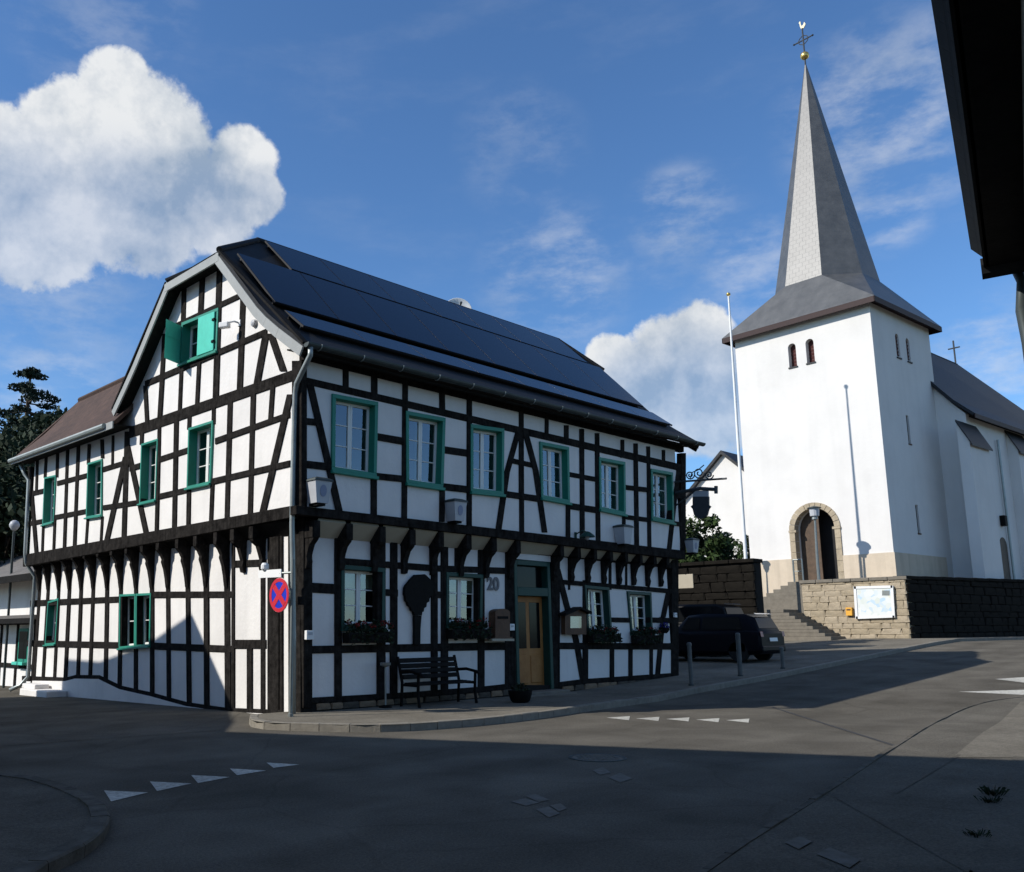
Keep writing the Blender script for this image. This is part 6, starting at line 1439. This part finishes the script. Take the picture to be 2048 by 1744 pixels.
MB().tube([nq(s_end+.02, LE-.22, EZ-.0), nq(s_end+.02, LE-.25, EZ-.12), nq(s_end-.1, WLAT+.07, EZ-.42), nq(s_end-.4, WLAT+.06, EZ-.8), nq(s_end-.4, WLAT+.06, .0)], .045, 8).build('downpipe', 'zinc_dark', nb_, smooth=True)
# tall house on the left of the viewpoint, outside the frame: its eave throws the long foreground shadow
uu = V((.47, -.88, 0)).normalized(); un = V((-uu.y, uu.x, 0)); un = un if un.x > 0 else -un
kk = 1/math.tan(SUN_EL); sdh = V((math.cos(SUN_AZ), math.sin(SUN_AZ), 0)); WH = 9.5
def back(p, z): return V((p[0], p[1], 0))-sdh*kk*z
A = back((-2.25, -.95), WH); B = back((3.0, -10.75), WH); lu = (B-A).normalized(); ln = V((-lu.y, lu.x, 0)); ln = ln if ln.x > 0 else -ln
A2 = A-lu*5.0; B2 = B+lu*.6
tb = thing('tall_house', 'tall rendered house on the opposite corner whose shadow covers the road', 'house', (A2+B2)/2-ln*5)
q = [A2-ln*.5, B2-ln*.5, B2-ln*10, A2-ln*10]
MB().prism([V((p.x, p.y, -.3)) for p in q], V((0, 0, WH+.25))).build('wall', 'render_cream', tb)
e = [A2-lu*.3, B2+lu*.0, B2-ln*10.5, A2-lu*.3-ln*10.5]; rd0, rd1 = (A2-lu*.3)-ln*5.2, B2-ln*5.2
rf = MB(); zr = WH+3.2
rf.slab([V((e[0].x, e[0].y, WH)), V((e[1].x, e[1].y, WH)), V((rd1.x, rd1.y, zr)), V((rd0.x, rd0.y, zr))], .15); rf.slab([V((e[2].x, e[2].y, WH)), V((e[3].x, e[3].y, WH)), V((rd0.x, rd0.y, zr)), V((rd1.x, rd1.y, zr))], .15)
rf.build('roof', 'roof_red', tb, uv=True)
for s in (A2, B2-lu*.3): 
    MB().prism([V(((s-ln*.6).x, (s-ln*.6).y, WH-.1)), V(((s-ln*9.9).x, (s-ln*9.9).y, WH-.1)), V(((s-ln*5.2).x, (s-ln*5.2).y, zr-.15))], lu*.3).build('gable', 'render_cream', tb)
LW = (B2-A2).length
for k in range(5):
    for zc in (1.6, 4.4, 7.2):
        c = A2+lu*(LW*(k+.5)/5)-ln*.47+V((0, 0, zc)); wo = MB().box(c, (1.1, .1, 1.5), ax=(lu, ln, V((0, 0, 1))), ch=.01).build('window', 'white_paint', tb)
        MB().box(c+ln*.052, (.9, .01, 1.3), ax=(lu, ln, V((0, 0, 1)))).build('pane', 'car_glass', wo)
# gabled house in the side street, outside the frame: its roof outline falls on the lit gable wall
X0 = -8.6
def bw(y, z): d = (X0-0.0)/sd.x; return (y+sd.y*d, z+sd.z*d)      # from the wall x=0 back to x=X0
prof = [bw(*p) for p in ((2.2, -.1), (3.06, .80), (4.17, 1.96), (6.23, 1.29), (8.8, .82), (11.02, .84))]
gb_ = thing('gabled_house', 'gabled house across the side street whose roof shadow falls on the timbered wall', 'house', (X0-3, prof[2][0], -.1))
yl, yr = prof[-1][0], 4.17; zr_ = 5.5
poly = [(yr+.25, -.3)]+[(yr+.25, zr_)]+[(y, z-.12) for y, z in prof]+[(yl, -.3)]
MB().prism([V((X0, y, z)) for y, z in poly], V((-5.6, 0, 0))).build('wall', 'plaster', gb_)
pts = [(yr, zr_)]+prof
MB().prism([V((X0, 4.17, -.3)), V((X0, 4.17, 5.38)), V((X0, 2.35, 4.66)), V((X0, 2.35, -.3))], V((-2.7, 0, 0))).build('annex_wall', 'plaster', gb_)
MB().prism([V((X0, 4.3, 5.55)), V((X0, 2.15, 4.70)), V((X0, 2.15, 4.58)), V((X0, 4.3, 5.42))], V((-2.9, 0, 0))).build('annex_roof', 'roof_red', gb_)
for a, b in zip(pts, pts[1:]):
    MB().prism([V((X0+.0, *a)), V((X0+.0, *b)), V((X0, b[0], b[1]-.14)), V((X0, a[0], a[1]-.14))], V((-5.9, 0, 0))).build('roof', 'roof_red', gb_)
for y in (prof[2][0]-1.2, prof[2][0]+1.6):
    for zc in (1.5, 4.2):
        wo = MB().box((X0+.02, y, zc), (.1, 1.0, 1.3), ch=.01).build('window', 'green_paint', gb_); MB().box((X0+.073, y, zc), (.01, .8, 1.1)).build('pane', 'car_glass', wo)
